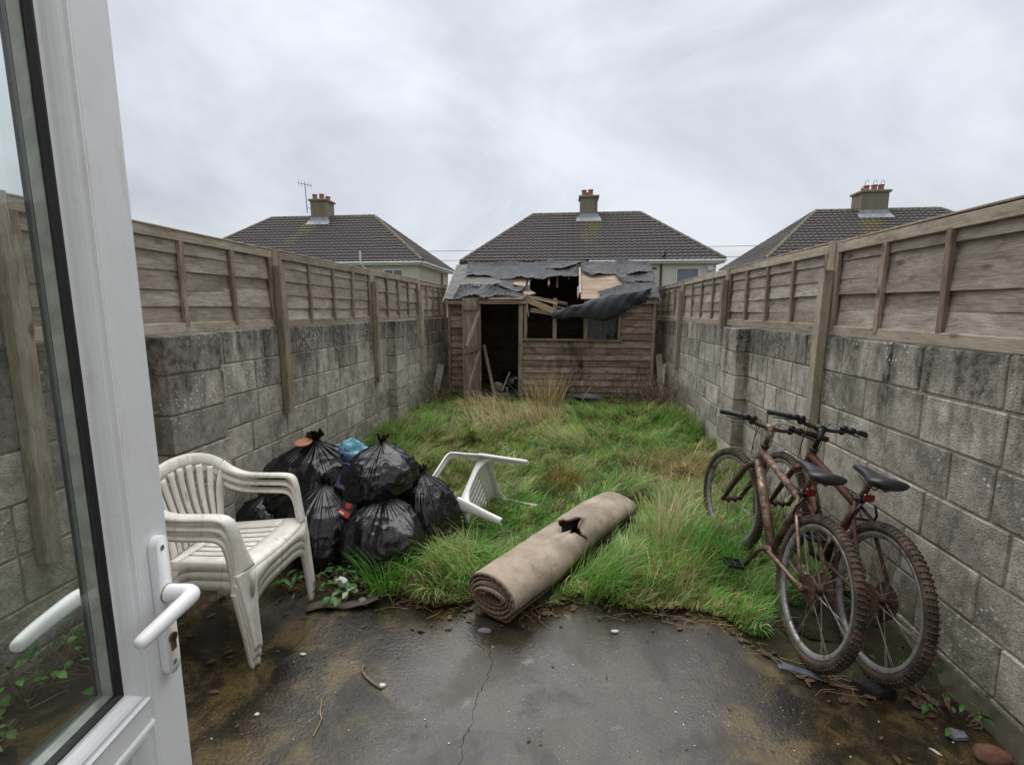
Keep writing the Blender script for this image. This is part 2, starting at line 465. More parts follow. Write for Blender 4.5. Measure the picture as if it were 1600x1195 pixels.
def mat_rust(name, paint, rust=0.6, metal=0.5):
    n = N(name); p = n.pos()
    a = n.noise(p, 16, 6, 0.7, 0.3); b = n.noise(p, 90, 4, 0.7)
    rc = n.ramp(b, (0.3, (0.028, 0.013, 0.008)), (0.55, (0.075, 0.038, 0.023)), (0.75, (0.155, 0.095, 0.062)))
    f = n.ramp(n.math('ADD', n.math('ADD', n.math('MULTIPLY', a, .7), n.math('MULTIPLY', b, .3)), rust - 0.5), (0.42, 0.0), (0.60, 1.0))
    c = n.mix(f, paint, rc)
    return n.set(c, n.mix(f, 0.28, 0.75) if False else n.mr(f, 0, 1, 0.3, 0.72), n.bump(n.math('ADD', n.math('MULTIPLY', b, 0.4), f), 0.35, 0.002), n.mr(f, 0, 1, metal, 0.1))

def mat_tyre():
    n = N('muddy_rubber'); p = n.obj()
    a = n.noise(p, 14, 5, 0.7); b = n.noise(p, 90, 4, 0.7)
    c = n.mix(n.ramp(n.math('ADD', a, n.math('MULTIPLY', b, 0.3)), (0.52, 0.0), (0.82, 1.0)), (0.016, 0.013, 0.012), (0.105, 0.066, 0.043))
    return n.set(c, 0.75, n.bump(b, 0.5, 0.003))

def mat_glass(name, tint=(0.88, 0.94, 0.90), dirt=0.0, ior=1.5):
    n = N(name)
    tr = n.node('ShaderNodeBsdfTransparent'); tr.inputs[0].default_value = (*tint, 1)
    gl = n.node('ShaderNodeBsdfGlossy'); gl.inputs['Roughness'].default_value = 0.015
    fr = n.node('ShaderNodeFresnel'); fr.inputs[0].default_value = ior
    bf = n.node('ShaderNodeNewGeometry').outputs['Backfacing']      # reflect once per pane, at the face the light enters
    fac = n.math('MULTIPLY', fr.outputs[0], n.math('SUBTRACT', 1.0, bf))
    mx = n.node('ShaderNodeMixShader'); n.link(fac, mx.inputs[0]); n.link(tr.outputs[0], mx.inputs[1]); n.link(gl.outputs[0], mx.inputs[2])
    last = mx.outputs[0]
    if dirt:
        df = n.node('ShaderNodeBsdfDiffuse'); df.inputs[0].default_value = (0.5, 0.5, 0.47, 1)
        p = n.obj()
        f = n.math('MULTIPLY', n.ramp(n.noise(n.map(p, (9, 9, 1.5)), 1.2, 5, 0.7), (0.42, 0.15), (0.75, 1.0)), dirt)
        m2 = n.node('ShaderNodeMixShader'); n.link(f, m2.inputs[0]); n.link(last, m2.inputs[1]); n.link(df.outputs[0], m2.inputs[2]); last = m2.outputs[0]
    n.link(last, n.out.inputs[0]); return n.m

def mat_felt(name='roofing_felt', c0=(0.022, 0.023, 0.027), c1=(0.060, 0.062, 0.070)):
    n = N(name); p = n.pos()
    a = n.noise(p, 5, 5, 0.65); b = n.noise(p, 160, 3, 0.7)
    c = n.mix(n.ramp(a, (0.35, 0.0), (0.65, 1.0)), c0, c1)
    c = n.mix(1.0, c, n.ramp(b, (0.3, 0.75), (0.7, 1.25)), 'MULTIPLY')
    return n.set(c, n.mr(a, .3, .7, .5, .8), n.bump(n.math('ADD', n.math('MULTIPLY', b, .4), n.noise(p, 12, 4, .6, .5)), 0.5, 0.012), spec=0.4)

def mat_tiles(name, moss_dir):
    n = N(name); p = n.pos(); o = n.obj()
    a = n.noise(p, 1.1, 5, 0.65); b = n.noise(p, 14, 4, 0.7)
    c = n.ramp(b, (0.3, (0.062, 0.051, 0.051)), (0.55, (0.100, 0.084, 0.082)), (0.75, (0.145, 0.124, 0.12)))
    c = n.mix(n.ramp(a, (0.42, 0.0), (0.7, 0.5)), c, (0.095, 0.088, 0.085))
    # lichen: a mossy run below the chimney and along the ridge (object origin sits at chimney foot)
    x, y, z = n.sep(o)[0], n.sep(o)[1], n.sep(o)[2]
    dx = n.math('ABSOLUTE', n.math('SUBTRACT', x, n.math('MULTIPLY', z, moss_dir)))
    run = n.math('MULTIPLY', n.mr(dx, 0.3, 1.3, 1.0, 0.0), n.mr(z, -2.9, -0.4, 0.35, 1.0))
    f = n.math('ADD', n.math('MULTIPLY', run, 0.33), n.math('ADD', n.math('MULTIPLY', b, 0.25), n.math('MULTIPLY', a, 0.35)))
    c = n.mix(n.ramp(f, (0.46, 0.0), (0.66, 0.75)), c, (0.20, 0.175, 0.045))
    return n.set(c, 0.8, n.bump(b, 0.4, 0.01), spec=0.3)

def mat_render(name, c, stain=0.4):
    n = N(name); p = n.pos()
    a = n.noise(n.map(p, (1, 1, 0.25)), 1.8, 5, 0.65); b = n.noise(p, 40, 4, 0.7)
    col = n.mix(n.math('MULTIPLY', n.ramp(a, (0.45, 0.0), (0.75, 1.0)), stain), c, tuple(x * 0.45 for x in c))
    return n.set(col, 0.9, n.bump(b, 0.5, 0.01))

M = {}
M['block'] = mat_block('concrete_block', white=0.5)
M['block_wet'] = mat_block('concrete_block_damp', (0.97, 0.95, 0.92), white=0.35)
M['mortar'] = mat_mortar()
M['fillet'] = flat('mossy_fillet', (0.060, 0.052, 0.032), 0.85, nscale=14, var=.6, bump=.6, dist=.01)
M['fence'] = mat_wood('weathered_fence', (0.14, 0.112, 0.088), (0.315, 0.268, 0.22), (0.50, 0.445, 0.375), green=0.15)
M['batten'] = mat_wood('fence_batten', (0.12, 0.085, 0.064), (0.245, 0.18, 0.138), (0.37, 0.295, 0.235), green=0.12)
M['rail'] = mat_wood('fence_rail', (0.165, 0.13, 0.092), (0.325, 0.272, 0.205), (0.47, 0.405, 0.32), green=0.25)
M['shed'] = mat_wood('shed_cladding', (0.105, 0.062, 0.043), (0.255, 0.175, 0.135), (0.46, 0.385, 0.33), streak=0.8, vary=(0.62, 1.3))
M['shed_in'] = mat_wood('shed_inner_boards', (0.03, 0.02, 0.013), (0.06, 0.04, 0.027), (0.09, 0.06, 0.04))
M['shed_trim'] = mat_wood('shed_frame_timber', (0.14, 0.098, 0.070), (0.27, 0.205, 0.155), (0.41, 0.335, 0.265))
M['fresh'] = mat_wood('split_timber', (0.26, 0.16, 0.085), (0.46, 0.32, 0.19), (0.62, 0.47, 0.31), knots=False)
M['osb'] = mat_wood('roof_sheathing', (0.20, 0.135, 0.088), (0.34, 0.248, 0.17), (0.45, 0.35, 0.255), knots=False)
M['greywood'] = mat_wood('grey_timber', (0.20, 0.17, 0.14), (0.36, 0.32, 0.27), (0.52, 0.48, 0.42))
M['felt'] = mat_felt()
M['felt2'] = mat_felt('worn_felt', (0.07, 0.073, 0.073), (0.17, 0.175, 0.17))
M['tarp'] = mat_felt('felt_flap', (0.018, 0.019, 0.023), (0.040, 0.042, 0.048))
M['pvc'] = mat_plastic_white('white_upvc', (0.80, 0.815, 0.83), 0.16)
M['handle'] = flat('white_handle', (0.83, 0.83, 0.835), 0.3, nscale=20, var=0.03, bump=0.03)
M['gasket'] = flat('black_rubber_gasket', (0.012, 0.012, 0.013), 0.5)
M['spacer'] = flat('glazing_spacer', (0.36, 0.38, 0.35), 0.4, metal=0.4, bump=0)
M['glass'] = mat_glass('door_glass', (0.95, 0.966, 0.957), 0.03)
M['glass_dirty'] = mat_glass('dusty_glass', (0.42, 0.48, 0.50), 0.16)
M['bronze'] = flat('worn_lock_metal', (0.20, 0.13, 0.10), 0.4, 0.8)
M['screw'] = flat('screw_metal', (0.5, 0.5, 0.5), 0.35, 0.9)
M['chair'] = mat_plastic_white('old_white_plastic')
M['chair2'] = mat_plastic_white('white_plastic', (0.78, 0.785, 0.775), 0.25)
M['bag'] = mat_bag()
M['patio'] = mat_patio()
M['soil'] = mat_soil()
M['grass'] = mat_leafy('grass_blades')
M['weed'] = mat_leafy('broad_leaves', trans=0.25, rough=0.35)
M['carpet'] = mat_carpet()
M['carpet_pile'] = flat('carpet_pile', (0.17, 0.118, 0.085), 0.95, nscale=150, var=0.4, bump=0.6, dist=0.004)
M['bike'] = mat_rust('rusty_bronze_frame', (0.42, 0.31, 0.22), 0.53, 0.8)
M['bike2'] = mat_rust('rusty_red_frame', (0.15, 0.036, 0.028), 0.57, 0.5)
M['rust'] = mat_rust('rusty_steel', (0.09, 0.07, 0.06), 0.75, 0.6)
M['rim'] = mat_rust('dull_rim', (0.42, 0.42, 0.42), 0.47, 0.6)
M['spoke'] = mat_rust('spoke_steel', (0.42, 0.40, 0.38), 0.5, 0.8)
M['tyre'] = mat_tyre()
M['blackp'] = flat('black_plastic', (0.014, 0.014, 0.015), 0.42, nscale=40, var=0.4)
M['saddle'] = flat('saddle_vinyl', (0.030, 0.031, 0.036), 0.36, nscale=12, var=0.5, bump=0.05)
M['red'] = flat('red_reflector', (0.20, 0.012, 0.012), 0.25)
M['orange'] = flat('orange_reflector', (0.75, 0.22, 0.02), 0.3, var=0.1)
M['tiles'] = mat_tiles('roof_tiles', 0.55)
M['tiles_b'] = mat_tiles('roof_tiles_mid', -0.05)
M['ridge'] = flat('ridge_mortar', (0.17, 0.155, 0.11), 0.9, nscale=3, var=0.4)
M['cream'] = mat_render('cream_render', (0.62, 0.58, 0.51), 0.25)
M['cream2'] = mat_render('pebbledash', (0.60, 0.555, 0.475), 0.3)
M['stack'] = mat_render('chimney_render', (0.23, 0.20, 0.145), 0.7)
M['pot'] = flat('terracotta', (0.33, 0.15, 0.09), 0.8, nscale=8)
M['lead'] = flat('lead_flashing', (0.34, 0.35, 0.38), 0.55, nscale=4)
M['gutter_w'] = flat('white_gutter', (0.72, 0.72, 0.71), 0.4, nscale=2, var=0.1)
M['gutter_b'] = flat('dark_gutter', (0.03, 0.024, 0.022), 0.5)
M['winglass'] = flat('window_pane', (0.13, 0.155, 0.18), 0.08, nscale=1, var=0.3, bump=0)
M['wire'] = flat('dark_cable', (0.03, 0.03, 0.033), 0.6)
M['alu'] = flat('aerial_alloy', (0.22, 0.22, 0.24), 0.4, 0.6)
M['ground'] = flat('rough_ground', (0.05, 0.06, 0.025), 0.95, nscale=2, var=0.4)
M['stone'] = flat('pale_chip', (0.62, 0.60, 0.56), 0.7)
M['leafdead'] = flat('dead_leaf', (0.075, 0.042, 0.022), 0.55, nscale=60, var=0.5)
M['houseback'] = mat_render('rear_house_wall', (0.72, 0.70, 0.66), 0.2)

# ------------------------------------------------------------------ ground, patio, lawn
XL, XR = -2.30, 1.70           # inner faces of the two side walls
def lawn_z(x, y):
    x = np.asarray(x, float); y = np.asarray(y, float)
    base = 0.02 + 0.05 * np.clip((y - 2.6) / 4.0, 0, 1)
    P = np.stack([x * 1.3, y * 1.3, np.zeros_like(x)], -1)
    return base + 0.035 * vnoise(P, 3) * np.clip((y - 2.4) / 0.6, 0, 1) + 0.02 * vnoise(P * 3.1, 5) * np.clip((y - 2.4) / 0.6, 0, 1)

def patio_edge(x):
    x = np.asarray(x, float)
    e = 2.42 + 0.05 * np.sin(x * 4.1 + 0.6) + 0.035 * np.sin(x * 11.3) - 0.42 * np.clip((x - 0.85) / 0.35, 0, 1)
    return e + 0.18 * np.clip((-1.1 - x) / 0.3, 0, 1)

tag(mk('ground', [(-400, -400, -0.16), (400, -400, -0.16), (400, 900, -0.16), (-400, 900, -0.16)], [(0, 1, 2, 3)], M['ground']), kind='structure')

# patio: two slabs with a jagged crack between them
def crack_pts():
    ctrl = [(-0.40, 2.62), (-0.33, 2.25), (-0.335, 2.08), (-0.31, 1.98), (-0.32, 1.86), (-0.345, 1.78), (-0.335, 1.66), (-0.36, 1.58), (-0.35, 1.5), (-0.37, 1.3), (-0.33, 0.9), (-0.36, 0.4), (-0.30, -0.3)]
    out = []
    for i, (a, b) in enumerate(zip(ctrl[:-1], ctrl[1:])):
        for k in range(6):
            t = k / 6
            out.append((a[0] + (b[0] - a[0]) * t + random.uniform(-0.008, 0.008), a[1] + (b[1] - a[1]) * t))
    out.append(ctrl[-1]); return out
ck = crack_pts()
patio = thing('patio', None, None, (0, 1.2, 0)); patio['kind'] = 'structure'
def slab(sgn):
    V = []; F = []; n = len(ck)
    for (x, y) in ck:
        g = 0.0006 + 0.0012 * random.random()
        xx = x + sgn * g; xo = XR + 0.02 if sgn > 0 else XL - 0.3
        V += [(xx, y, 0.0), (xo, y, 0.0), (xx, y, -0.08)]
    for i in range(n - 1):
        a, b = i * 3, i * 3 + 3
        q = [(a, b, b + 1, a + 1), (a, a + 2, b + 2, b)]
        F += [tuple(f) if sgn > 0 else tuple(reversed(f)) for f in q]
    return mk('slab', V, F, M['patio'], patio)
slab(1); slab(-1)

# lawn soil sheet
gx = np.linspace(XL - 0.1, XR + 0.1, 90); gy = np.concatenate([np.linspace(1.85, 2.9, 60), np.linspace(2.95, 11.0, 130)])
GX, GY = np.meshgrid(gx, gy)
GZ = lawn_z(GX, GY)
_t = np.clip((GY - patio_edge(GX) + .03) / .16, 0, 1); _t = _t * _t * (3 - 2 * _t); GZ = -0.02 * (1 - _t) + (GZ + .004) * _t
V = np.stack([GX, GY, GZ], -1).reshape(-1, 3)
idx = np.arange(len(V)).reshape(GX.shape)
Q = np.stack([idx[:-1, :-1], idx[:-1, 1:], idx[1:, 1:], idx[1:, :-1]], -1).reshape(-1, 4)
lw = bpy.data.objects.new('lawn', fastmesh('lawn', V, Q, True)); lw.data.materials.append(M['soil']); COL.objects.link(lw); lw['kind'] = 'structure'

# own house behind the camera (the doorway the picture is taken from)
hb = B()
hb.box((-3.4, -0.45, -0.1), (-0.75, -0.15, 5.2)); hb.box((0.55, -0.45, -0.1), (2.6, -0.15, 5.2)); hb.box((-0.75, -0.45, 2.35), (0.55, -0.15, 5.2))
tag(hb.mk('house_wall', M['houseback']), kind='structure')

# ------------------------------------------------------------------ block walls
BM = {}
def block_mesh(lx, ly, lz, k):
    key = (round(lx, 3), round(ly, 3), round(lz, 3), k)
    if key in BM: return BM[key]
    rr = random.Random(hash(key) & 0xffff)
    V, F = boxvf((-lx / 2, -ly / 2, -lz / 2), (lx / 2, ly / 2, lz / 2), 0.0055)
    V = [tuple(c + rr.uniform(-0.0022, 0.0022) for c in v) for v in V]
    me = mesh('block', V, F); BM[key] = me; return me

def block_wall(label, X, sgn, top, piers, m):
    """sgn=+1: inner face looks to +X (left wall)"""
    w = thing('block_wall', label, 'wall', (X - sgn * 0.1, 4.0, 0))
    th = 0.14; rnd = random.Random(5 + int(sgn))
    y0, y1 = -0.3, 10.6
    a, b = sorted((X - sgn * 0.0055, X - sgn * (th + 0.02)))
    B().box((a, y0, -0.2), (b, y1, top - 0.012)).mk('mortar_core', M['mortar'], w)
    nc = 7; H = 0.225
    for c in range(nc):
        zt = top - c * H; zc = zt - 0.1075 - 0.005
        y = y0 - (0.225 if c % 2 else 0.0) - rnd.uniform(0, 0.05)
        while y < y1:
            ln = 0.44
            if rnd.random() < 0.10: ln = 0.215
            elif rnd.random() < 0.12: ln = 0.33
            yc = y + ln / 2
            inp = [p for p in piers if p[0] - 0.02 < yc < p[1] + 0.02]
            if not inp:
                o = bpy.data.objects.new('block', block_mesh(ln, th, 0.215, rnd.randrange(4)))
                if not o.data.materials: o.data.materials.append(m)
                o.location = (X - sgn * (th / 2 + rnd.uniform(-0.0035, 0.0005)), yc, zc)
                o.rotation_euler = (rnd.uniform(-.004, .004), 0, pi / 2 + rnd.uniform(-.006, .006))
                put(o, w)
            y += ln + 0.010 + rnd.uniform(-0.002, 0.004)
        for (pa, pb, pd) in piers:
            ya, yb = pa, pb
            o = bpy.data.objects.new('block', block_mesh(yb - ya, th + pd, 0.215, rnd.randrange(4)))
            if not o.data.materials: o.data.materials.append(m)
            o.location = (X - sgn * (th - (th + pd) / 2), (ya + yb) / 2 + rnd.uniform(-.006, .006), zc)
            o.rotation_euler = (0, 0, pi / 2 + rnd.uniform(-.01, .01))
            put(o, w)
    for (pa, pb, pd) in piers:
        a, b = sorted((X - sgn * 0.02, X + sgn * (pd - 0.012)))
        B().box((a, pa + 0.012, -0.2), (b, pb - 0.012, top - 0.012)).mk('mortar_core', M['mortar'], w)
    # sloping mortar fillet at the foot
    a, b = X + sgn * 0.002, X + sgn * 0.07
    F = [(0, 1, 4, 3), (1, 2, 5, 4), (0, 3, 5, 2)]
    Vv = [(a, y0, 0.06), (b, y0, -0.01), (a, y0, -0.01), (a, 2.5, 0.06), (b, 2.5, -0.01), (a, 2.5, -0.01)]
    mk('mortar_fillet', Vv, [f if sgn > 0 else tuple(reversed(f)) for f in F], M['fillet'], w)
    return w
block_wall('grey concrete block wall behind the stacked chairs and rubbish bags', XL, 1, 1.46, [(2.42, 2.86, 0.13), (6.12, 6.50, 0.11)], M['block'])
block_wall('grey concrete block wall the two bicycles lean on', XR, -1, 1.435, [(4.72, 5.12, 0.11)], M['block_wet'])

# ------------------------------------------------------------------ lap panel fences
def fence(label, X, sgn, z0, z1, posts, post_lo, rnd, nb=4):
    f = thing('wooden_fence', label, 'fence', (X - sgn * 0.05, 4.0, z0))
    xf = X - sgn * 0.035            # face of boards
    for i, yp in enumerate(posts):
        lo = post_lo[i]
        if lo is not None:          # tall timber bolted to the wall face, with a thinner one above
            lean = rnd.uniform(-0.012, 0.012)
            plank('post', (X + sgn * 0.032, yp + lean, lo), (X + sgn * 0.030, yp, z1 - rnd.uniform(0.10, 0.17)), (0, 1, 0), 0.072, 0.058, M['rail'], f, 4, 0.004, 0.004)
        plank('post', (X - sgn * 0.030, yp + 0.012, z0 - 0.02), (X - sgn * 0.030, yp + 0.012, z1 + 0.02), (0, 1, 0), 0.085, 0.062, M['rail'], f, 3, 0.004, 0.003)
    for a, b in zip(posts[:-1], posts[1:]):
        ya, yb = a + 0.058, b - 0.036
        dz = rnd.uniform(-0.008, 0.008)
        panel = plank('fence_panel', (X - sgn * 0.018, ya, z0 + 0.03 + dz), (X - sgn * 0.018, yb, z0 + 0.03 + dz), (0, 0, 1), 0.062, 0.03, M['rail'], f, 4, 0.004, 0.004, rnd=rnd)
        def sub(name, p0, p1, wd, w_, t_, m, **k):
            o = plank(name, p0, p1, wd, w_, t_, m, None, **k)
            o.parent = panel; o.matrix_parent_inverse = W(panel).inverted(); return o
        sub('top_rail', (X - sgn * 0.018, ya, z1 - 0.03 + dz), (X - sgn * 0.018, yb, z1 - 0.03 + dz), (0, 0, 1), 0.058, 0.03, M['rail'], n=5, warp=0.004, rnd=rnd)
        sub('capping', (X - sgn * 0.03, ya - 0.01, z1 + 0.006 + dz), (X - sgn * 0.03, yb + 0.01, z1 + 0.006 + dz), (1, 0, 0), 0.058, 0.012, M['rail'], n=5, warp=0.003, rnd=rnd)
        nbd = 5; ph = (z1 - z0 - 0.06) / nbd
        for k in range(nbd):
            zc = z0 + 0.05 + ph * (k + 0.5)
            tilt = sgn * 0.014
            sub('board', (xf, ya, zc + rnd.uniform(-.004, .004)), (xf, yb, zc + rnd.uniform(-.006, .006)), (-tilt * 0.7, 0, 0.1), ph + 0.018, 0.010, M['fence'], n=8, warp=0.007, ch=0.002, rnd=rnd)
        for k in range(nb + 1):
            yy = ya + 0.018 + (yb - ya - 0.036) * k / nb
            sub('batten', (X - sgn * 0.012, yy + rnd.uniform(-.01, .01), z0 + 0.035), (X - sgn * 0.012, yy, z1 - 0.055), (0, 1, 0), 0.036, 0.024, M['batten'], n=3, warp=0.002, rnd=rnd)
    return f
fence('weathered wooden lap-panel fence above the wall behind the stacked chairs', XL, 1, 1.465, 2.065, [-0.05, 1.80, 3.72, 5.68, 7.55, 9.30], [None, 0.5, 0.76, 0.73, 0.73, None], random.Random(1))
fence('weathered wooden lap-panel fence above the wall behind the bicycles', XR, -1, 1.44, 2.02, [-0.5, 1.45, 3.41, 5.46, 7.48, 9.55], [None, None, 0.62, 1.40, 0.71, None], random.Random(2))

# ------------------------------------------------------------------ houses behind
def slope_tiles(bd, P0, P1, R0, R1, row=0.30, du=0.075, pitch=0.30):
    """pantile courses on the quad/triangle eave P0-P1, ridge R0-R1 (front edge order left to right seen from outside)"""
    P0, P1, R0, R1 = map(Vector, (P0, P1, R0, R1))
    u = (P1 - P0).normalized(); wdt = (P1 - P0).length
    a0 = (R0 - P0).dot(u); a1 = (R1 - P0).dot(u)
    vv = (R0 - P0) - u * a0; Ls = vv.length; vv.normalize()
    nrm = u.cross(vv).normalized()
    if nrm.z < 0: nrm = -nrm
    rows = int(round(Ls / row)); row = Ls / rows
    for j in range(rows):
        v0, v1 = j * row, (j + 1) * row + 0.03
        tm = (j + 0.5) / rows
        ua, ub = a0 * tm, wdt + (a1 - wdt) * tm
        n = max(2, int((ub - ua) / du))
        V = []; F = []
        for i in range(n + 1):
            x = ua + (ub - ua) * i / n
            ph = ((x / pitch) % 1.0)
            wv = 0.045 * (0.5 + 0.5 * cos(2 * pi * ph)) ** 1.4
            jit = 0.006 * sin(x * 7.7 + j * 3.1) + .010 * sin(x * 1.3 + j * 1.9)
            lo = P0 + u * x + vv * (v0 + jit) + nrm * (0.060 + wv)
            hi = P0 + u * x + vv * v1 + nrm * (0.004 + wv)
            bt = P0 + u * x + vv * (v0 + 0.01) + nrm * (-0.01)
            V += [lo, hi, bt]
        for i in range(n):
            a, b = i * 3, i * 3 + 3
            F += [(a, b, b + 1, a + 1), (a + 2, b + 2, b, a)]
        bd.add(V, F)

def house(label, x0, x1, yf, yb, ze, zr, r0, r1, chim, tiles, pots, gut, mwall):
    """x0..x1 eaves, r0..r1 ridge ends, chim = (xa, xb, top)"""
    h = thing('house', label, 'house', ((x0 + x1) / 2, (yf + yb) / 2, 0))
    ov = 0.35; ym = (yf + yb) / 2
    # walls
    B().box((x0 + ov, yf + ov, -0.1), (x1 - ov, yb - ov, ze - 0.05)).mk('wall', mwall, h)
    b = B(); 
    slope_tiles(b, (x0, yf, ze), (x1, yf, ze), (r0, ym, zr), (r1, ym, zr))
    slope_tiles(b, (x1, yf, ze), (x1, yb, ze), (r1, ym, zr), (r1, ym, zr))
    slope_tiles(b, (x0, yb, ze), (x0, yf, ze), (r0, ym, zr), (r0, ym, zr))
    # plain rear slope and deck under the tiles
    d = 0.03
    b.add([(x0 + .02, yf + .02, ze - d), (x1 - .02, yf + .02, ze - d), (x1 - .02, yb, ze - d), (x0 + .02, yb, ze - d), (r0, ym, zr - d), (r1, ym, zr - d)],
          [(0, 1, 5, 4), (1, 2, 5), (2, 3, 4, 5), (3, 0, 4), (3, 2, 1, 0)])
    cx = (chim[0] + chim[1]) / 2
    roof = bpy.data.objects.new('roof', None)
    org = Vector((cx, ym - 0.6, zr))
    V = [tuple(Vector(v) - org) for v in b.V]
    me = mesh('roof', V, b.F); me.materials.append(tiles)
    roof = bpy.data.objects.new('roof', me); roof.location = org; put(roof, h)
    def sub(bd, name, m, par=roof, smooth=False):
        o = bd.mk(name, m, None, smooth=smooth); o.parent = par; o.matrix_parent_inverse = W(par).inverted(); return o
    # ridge and hip tiles: a run of short half-round caps
    def caps(p, q, r=0.11, ln=0.42):
        p, q = Vector(p), Vector(q); n = max(1, int((q - p).length / ln)); bd = B()
        for i in range(n):
            a = p.lerp(q, i / n); c = p.lerp(q, (i + 0.98) / n)
            bd.tube([a, c], [r, r * 0.9], 8)
        return bd
    for p, q in (((r0, ym, zr), (r1, ym, zr)), ((x0, yf, ze + .04), (r0, ym, zr)), ((x1, yf, ze + .04), (r1, ym, zr)), ((x0, yb, ze + .04), (r0, ym, zr)), ((x1, yb, ze + .04), (r1, ym, zr))):
        sub(caps(p, q), 'ridge_tiles', M['ridge'], smooth=False)
    # chimney
    xa, xb, ct = chim; ya, yb2 = ym - 0.55, ym + 0.55
    c = sub(B().box((xa, ya, zr - 0.9), (xb, yb2, ct), 0.01), 'chimney', M['stack'])
    sub(B().box((xa - .09, ya - .09, ct + 0.002), (xb + .09, yb2 + .09, ct + 0.14), 0.02), 'chimney_cap', M['stack'])
    for (px, py, ph) in pots:
        sub(B().tube([(px, py, ct + .13), (px, py, ct + .2), (px, py, ct + .13 + ph - .06), (px, py, ct + .13 + ph - .05), (px, py, ct + .13 + ph)], [.17, .15, .14, .17, .17], 12), 'chimney_pot', M['pot'])
    k = (zr - ze) / (ym - yf)
    zf = zr - 0.55 * k
    fl = B().add([(xa - .25, ya - .32, zf - .32 * k + .11), (xb + .25, ya - .32, zf - .32 * k + .11), (xb + .18, ya - .01, zf + .14), (xa - .18, ya - .01, zf + .14),
                  (xb + .02, ya - .012, zf + .34), (xa - .02, ya - .012, zf + .34)], [(0, 1, 2, 3), (3, 2, 4, 5)])
    sub(fl, 'flashing', M['lead'])
    # gutters / fascia
    for (ga, gb, gm) in gut:
        B().box((ga, yf + 0.02, ze - 0.20), (gb, yf + 0.09, ze - 0.02)).mk('fascia', M[gm], h)
        B().tube([(ga, yf - 0.055, ze - 0.06), (gb, yf - 0.055, ze - 0.06)], 0.06, 8).mk('gutter', M[gm], h)
    for (xs, s) in ((x0, -1), (x1, 1)):
        gm = gut[0][2] if s < 0 else gut[-1][2]
        a, b_ = sorted((xs - s * 0.02, xs - s * 0.09))
        B().box((a, yf + 0.02, ze - 0.20), (b_, yb, ze - 0.02)).mk('fascia', M[gm], h)
        B().tube([(xs + s * 0.055, yf, ze - 0.06), (xs + s * 0.055, yb, ze - 0.06)], 0.06, 8).mk('gutter', M[gm], h)
    B().box((x0 + .1, yf + .1, ze - 0.17), (x1 - .1, yb - .1, ze - 0.14)).mk('soffit', M[gut[-1][2]], h)
    return h

def window(h, xa, xb, za, zb, yw, mull):
    w = B()
    t = 0.06
    w.box((xa, yw - .05, za), (xb, yw + .02, za + t)); w.box((xa, yw - .05, zb - t), (xb, yw + .02, zb))
    w.box((xa, yw - .05, za + t), (xa + t, yw + .02, zb - t)); w.box((xb - t, yw - .05, za + t), (xb, yw + .02, zb - t))
    for q in mull: w.box((q - t / 2, yw - .05, za + t), (q + t / 2, yw + .02, zb - t))
    o = w.mk('window', M['gutter_w'], h)
    pn = B().box((xa + .02, yw - .02, za + .02), (xb - .02, yw + .01, zb - .02)).mk('pane', M['winglass'], None)
    pn.parent = o; pn.matrix_parent_inverse = W(o).inverted()
    sl = B().box((xa - .08, yw - .12, za - .07), (xb + .08, yw + .02, za - .002)).mk('sill', M['cream'], None)
    sl.parent = o; sl.matrix_parent_inverse = W(o).inverted()

YF, YB = 28.0, 36.0
hm = house('cream house with dark tiled hip roof directly behind the shed', -6.02, 8.52, YF, YB, 4.33, 7.58, -2.16, 4.49, (0.78, 1.84, 8.42), M['tiles_b'],
           [(1.02, 31.8, .38), (1.42, 31.8, .40), (1.2, 32.3, .34)], [(-6.02, 1.23, 'gutter_b'), (1.24, 8.52, 'gutter_w')], M['cream'])
yw = YF + 0.35
window(hm, 6.05, 7.30, 2.75, 3.92, yw, [])
window(hm, -1.55, 0.15, 2.7, 4.0, yw, [-0.7])
for xv in (-2.35, 4.85): B().box((xv - .14, yw - .03, 3.83), (xv + .14, yw + .01, 3.93)).mk('air_vent', M['gutter_b'], hm)
def pipe(h, x, m, top=4.25, bend=True):
    p = [(x, YF - .06, top), (x, YF - .04, top - .12), (x - .12, yw - .08, top - .45), (x - .12, yw - .06, 0)] if bend else [(x, yw - .06, top), (x, yw - .06, 0)]
    B().tube(p, 0.055, 8).mk('downpipe', m, h)
pipe(hm, -2.95, M['gutter_b'], 4.65, False); pipe(hm, 5.35, M['gutter_b'], 4.75, True)
B().box((7.72, yw - .12, 3.75), (8.0, yw + .01, 4.02), 0.02).mk('alarm_box', M['gutter_w'], hm)

hl = house('cream house with mossy hip roof and television aerial beyond the fence', -24.1, -8.28, YF, YB, 4.40, 7.72, -19.77, -12.61, (-16.72, -15.62, 8.62), M['tiles'],
           [(-16.5, 31.7, .34), (-16.05, 31.75, .36), (-15.85, 32.2, .3), (-16.3, 32.25, .32)], [(-24.1, -8.28, 'gutter_w')], M['cream2'])
window(hl, -10.75, -9.55, 2.75, 3.98, yw, [-10.15])
B().tube([(-11.95, YF - .1, 5.0), (-11.95, YF - .1, 4.3), (-11.6, yw - .08, 3.8), (-11.6, yw - .08, 0)], 0.06, 8).mk('vent_pipe', M['gutter_w'], hl)
B().tube([(-8.55, 33.6, 4.1), (-8.57, 33.6, 0)], 0.05, 8).mk('downpipe', M['gutter_b'], hl)
hr = house('cream house whose tiled hip roof rises above the bicycle side fence', 10.62, 25.7, YF, YB, 4.28, 7.45, 14.75, 21.57, (17.0, 18.45, 8.32), M['tiles'],
           [(17.3, 31.7, .30), (17.75, 31.75, .34), (18.15, 31.8, .36), (17.5, 32.3, .3)], [(10.62, 25.7, 'gutter_w')], M['cream2'])
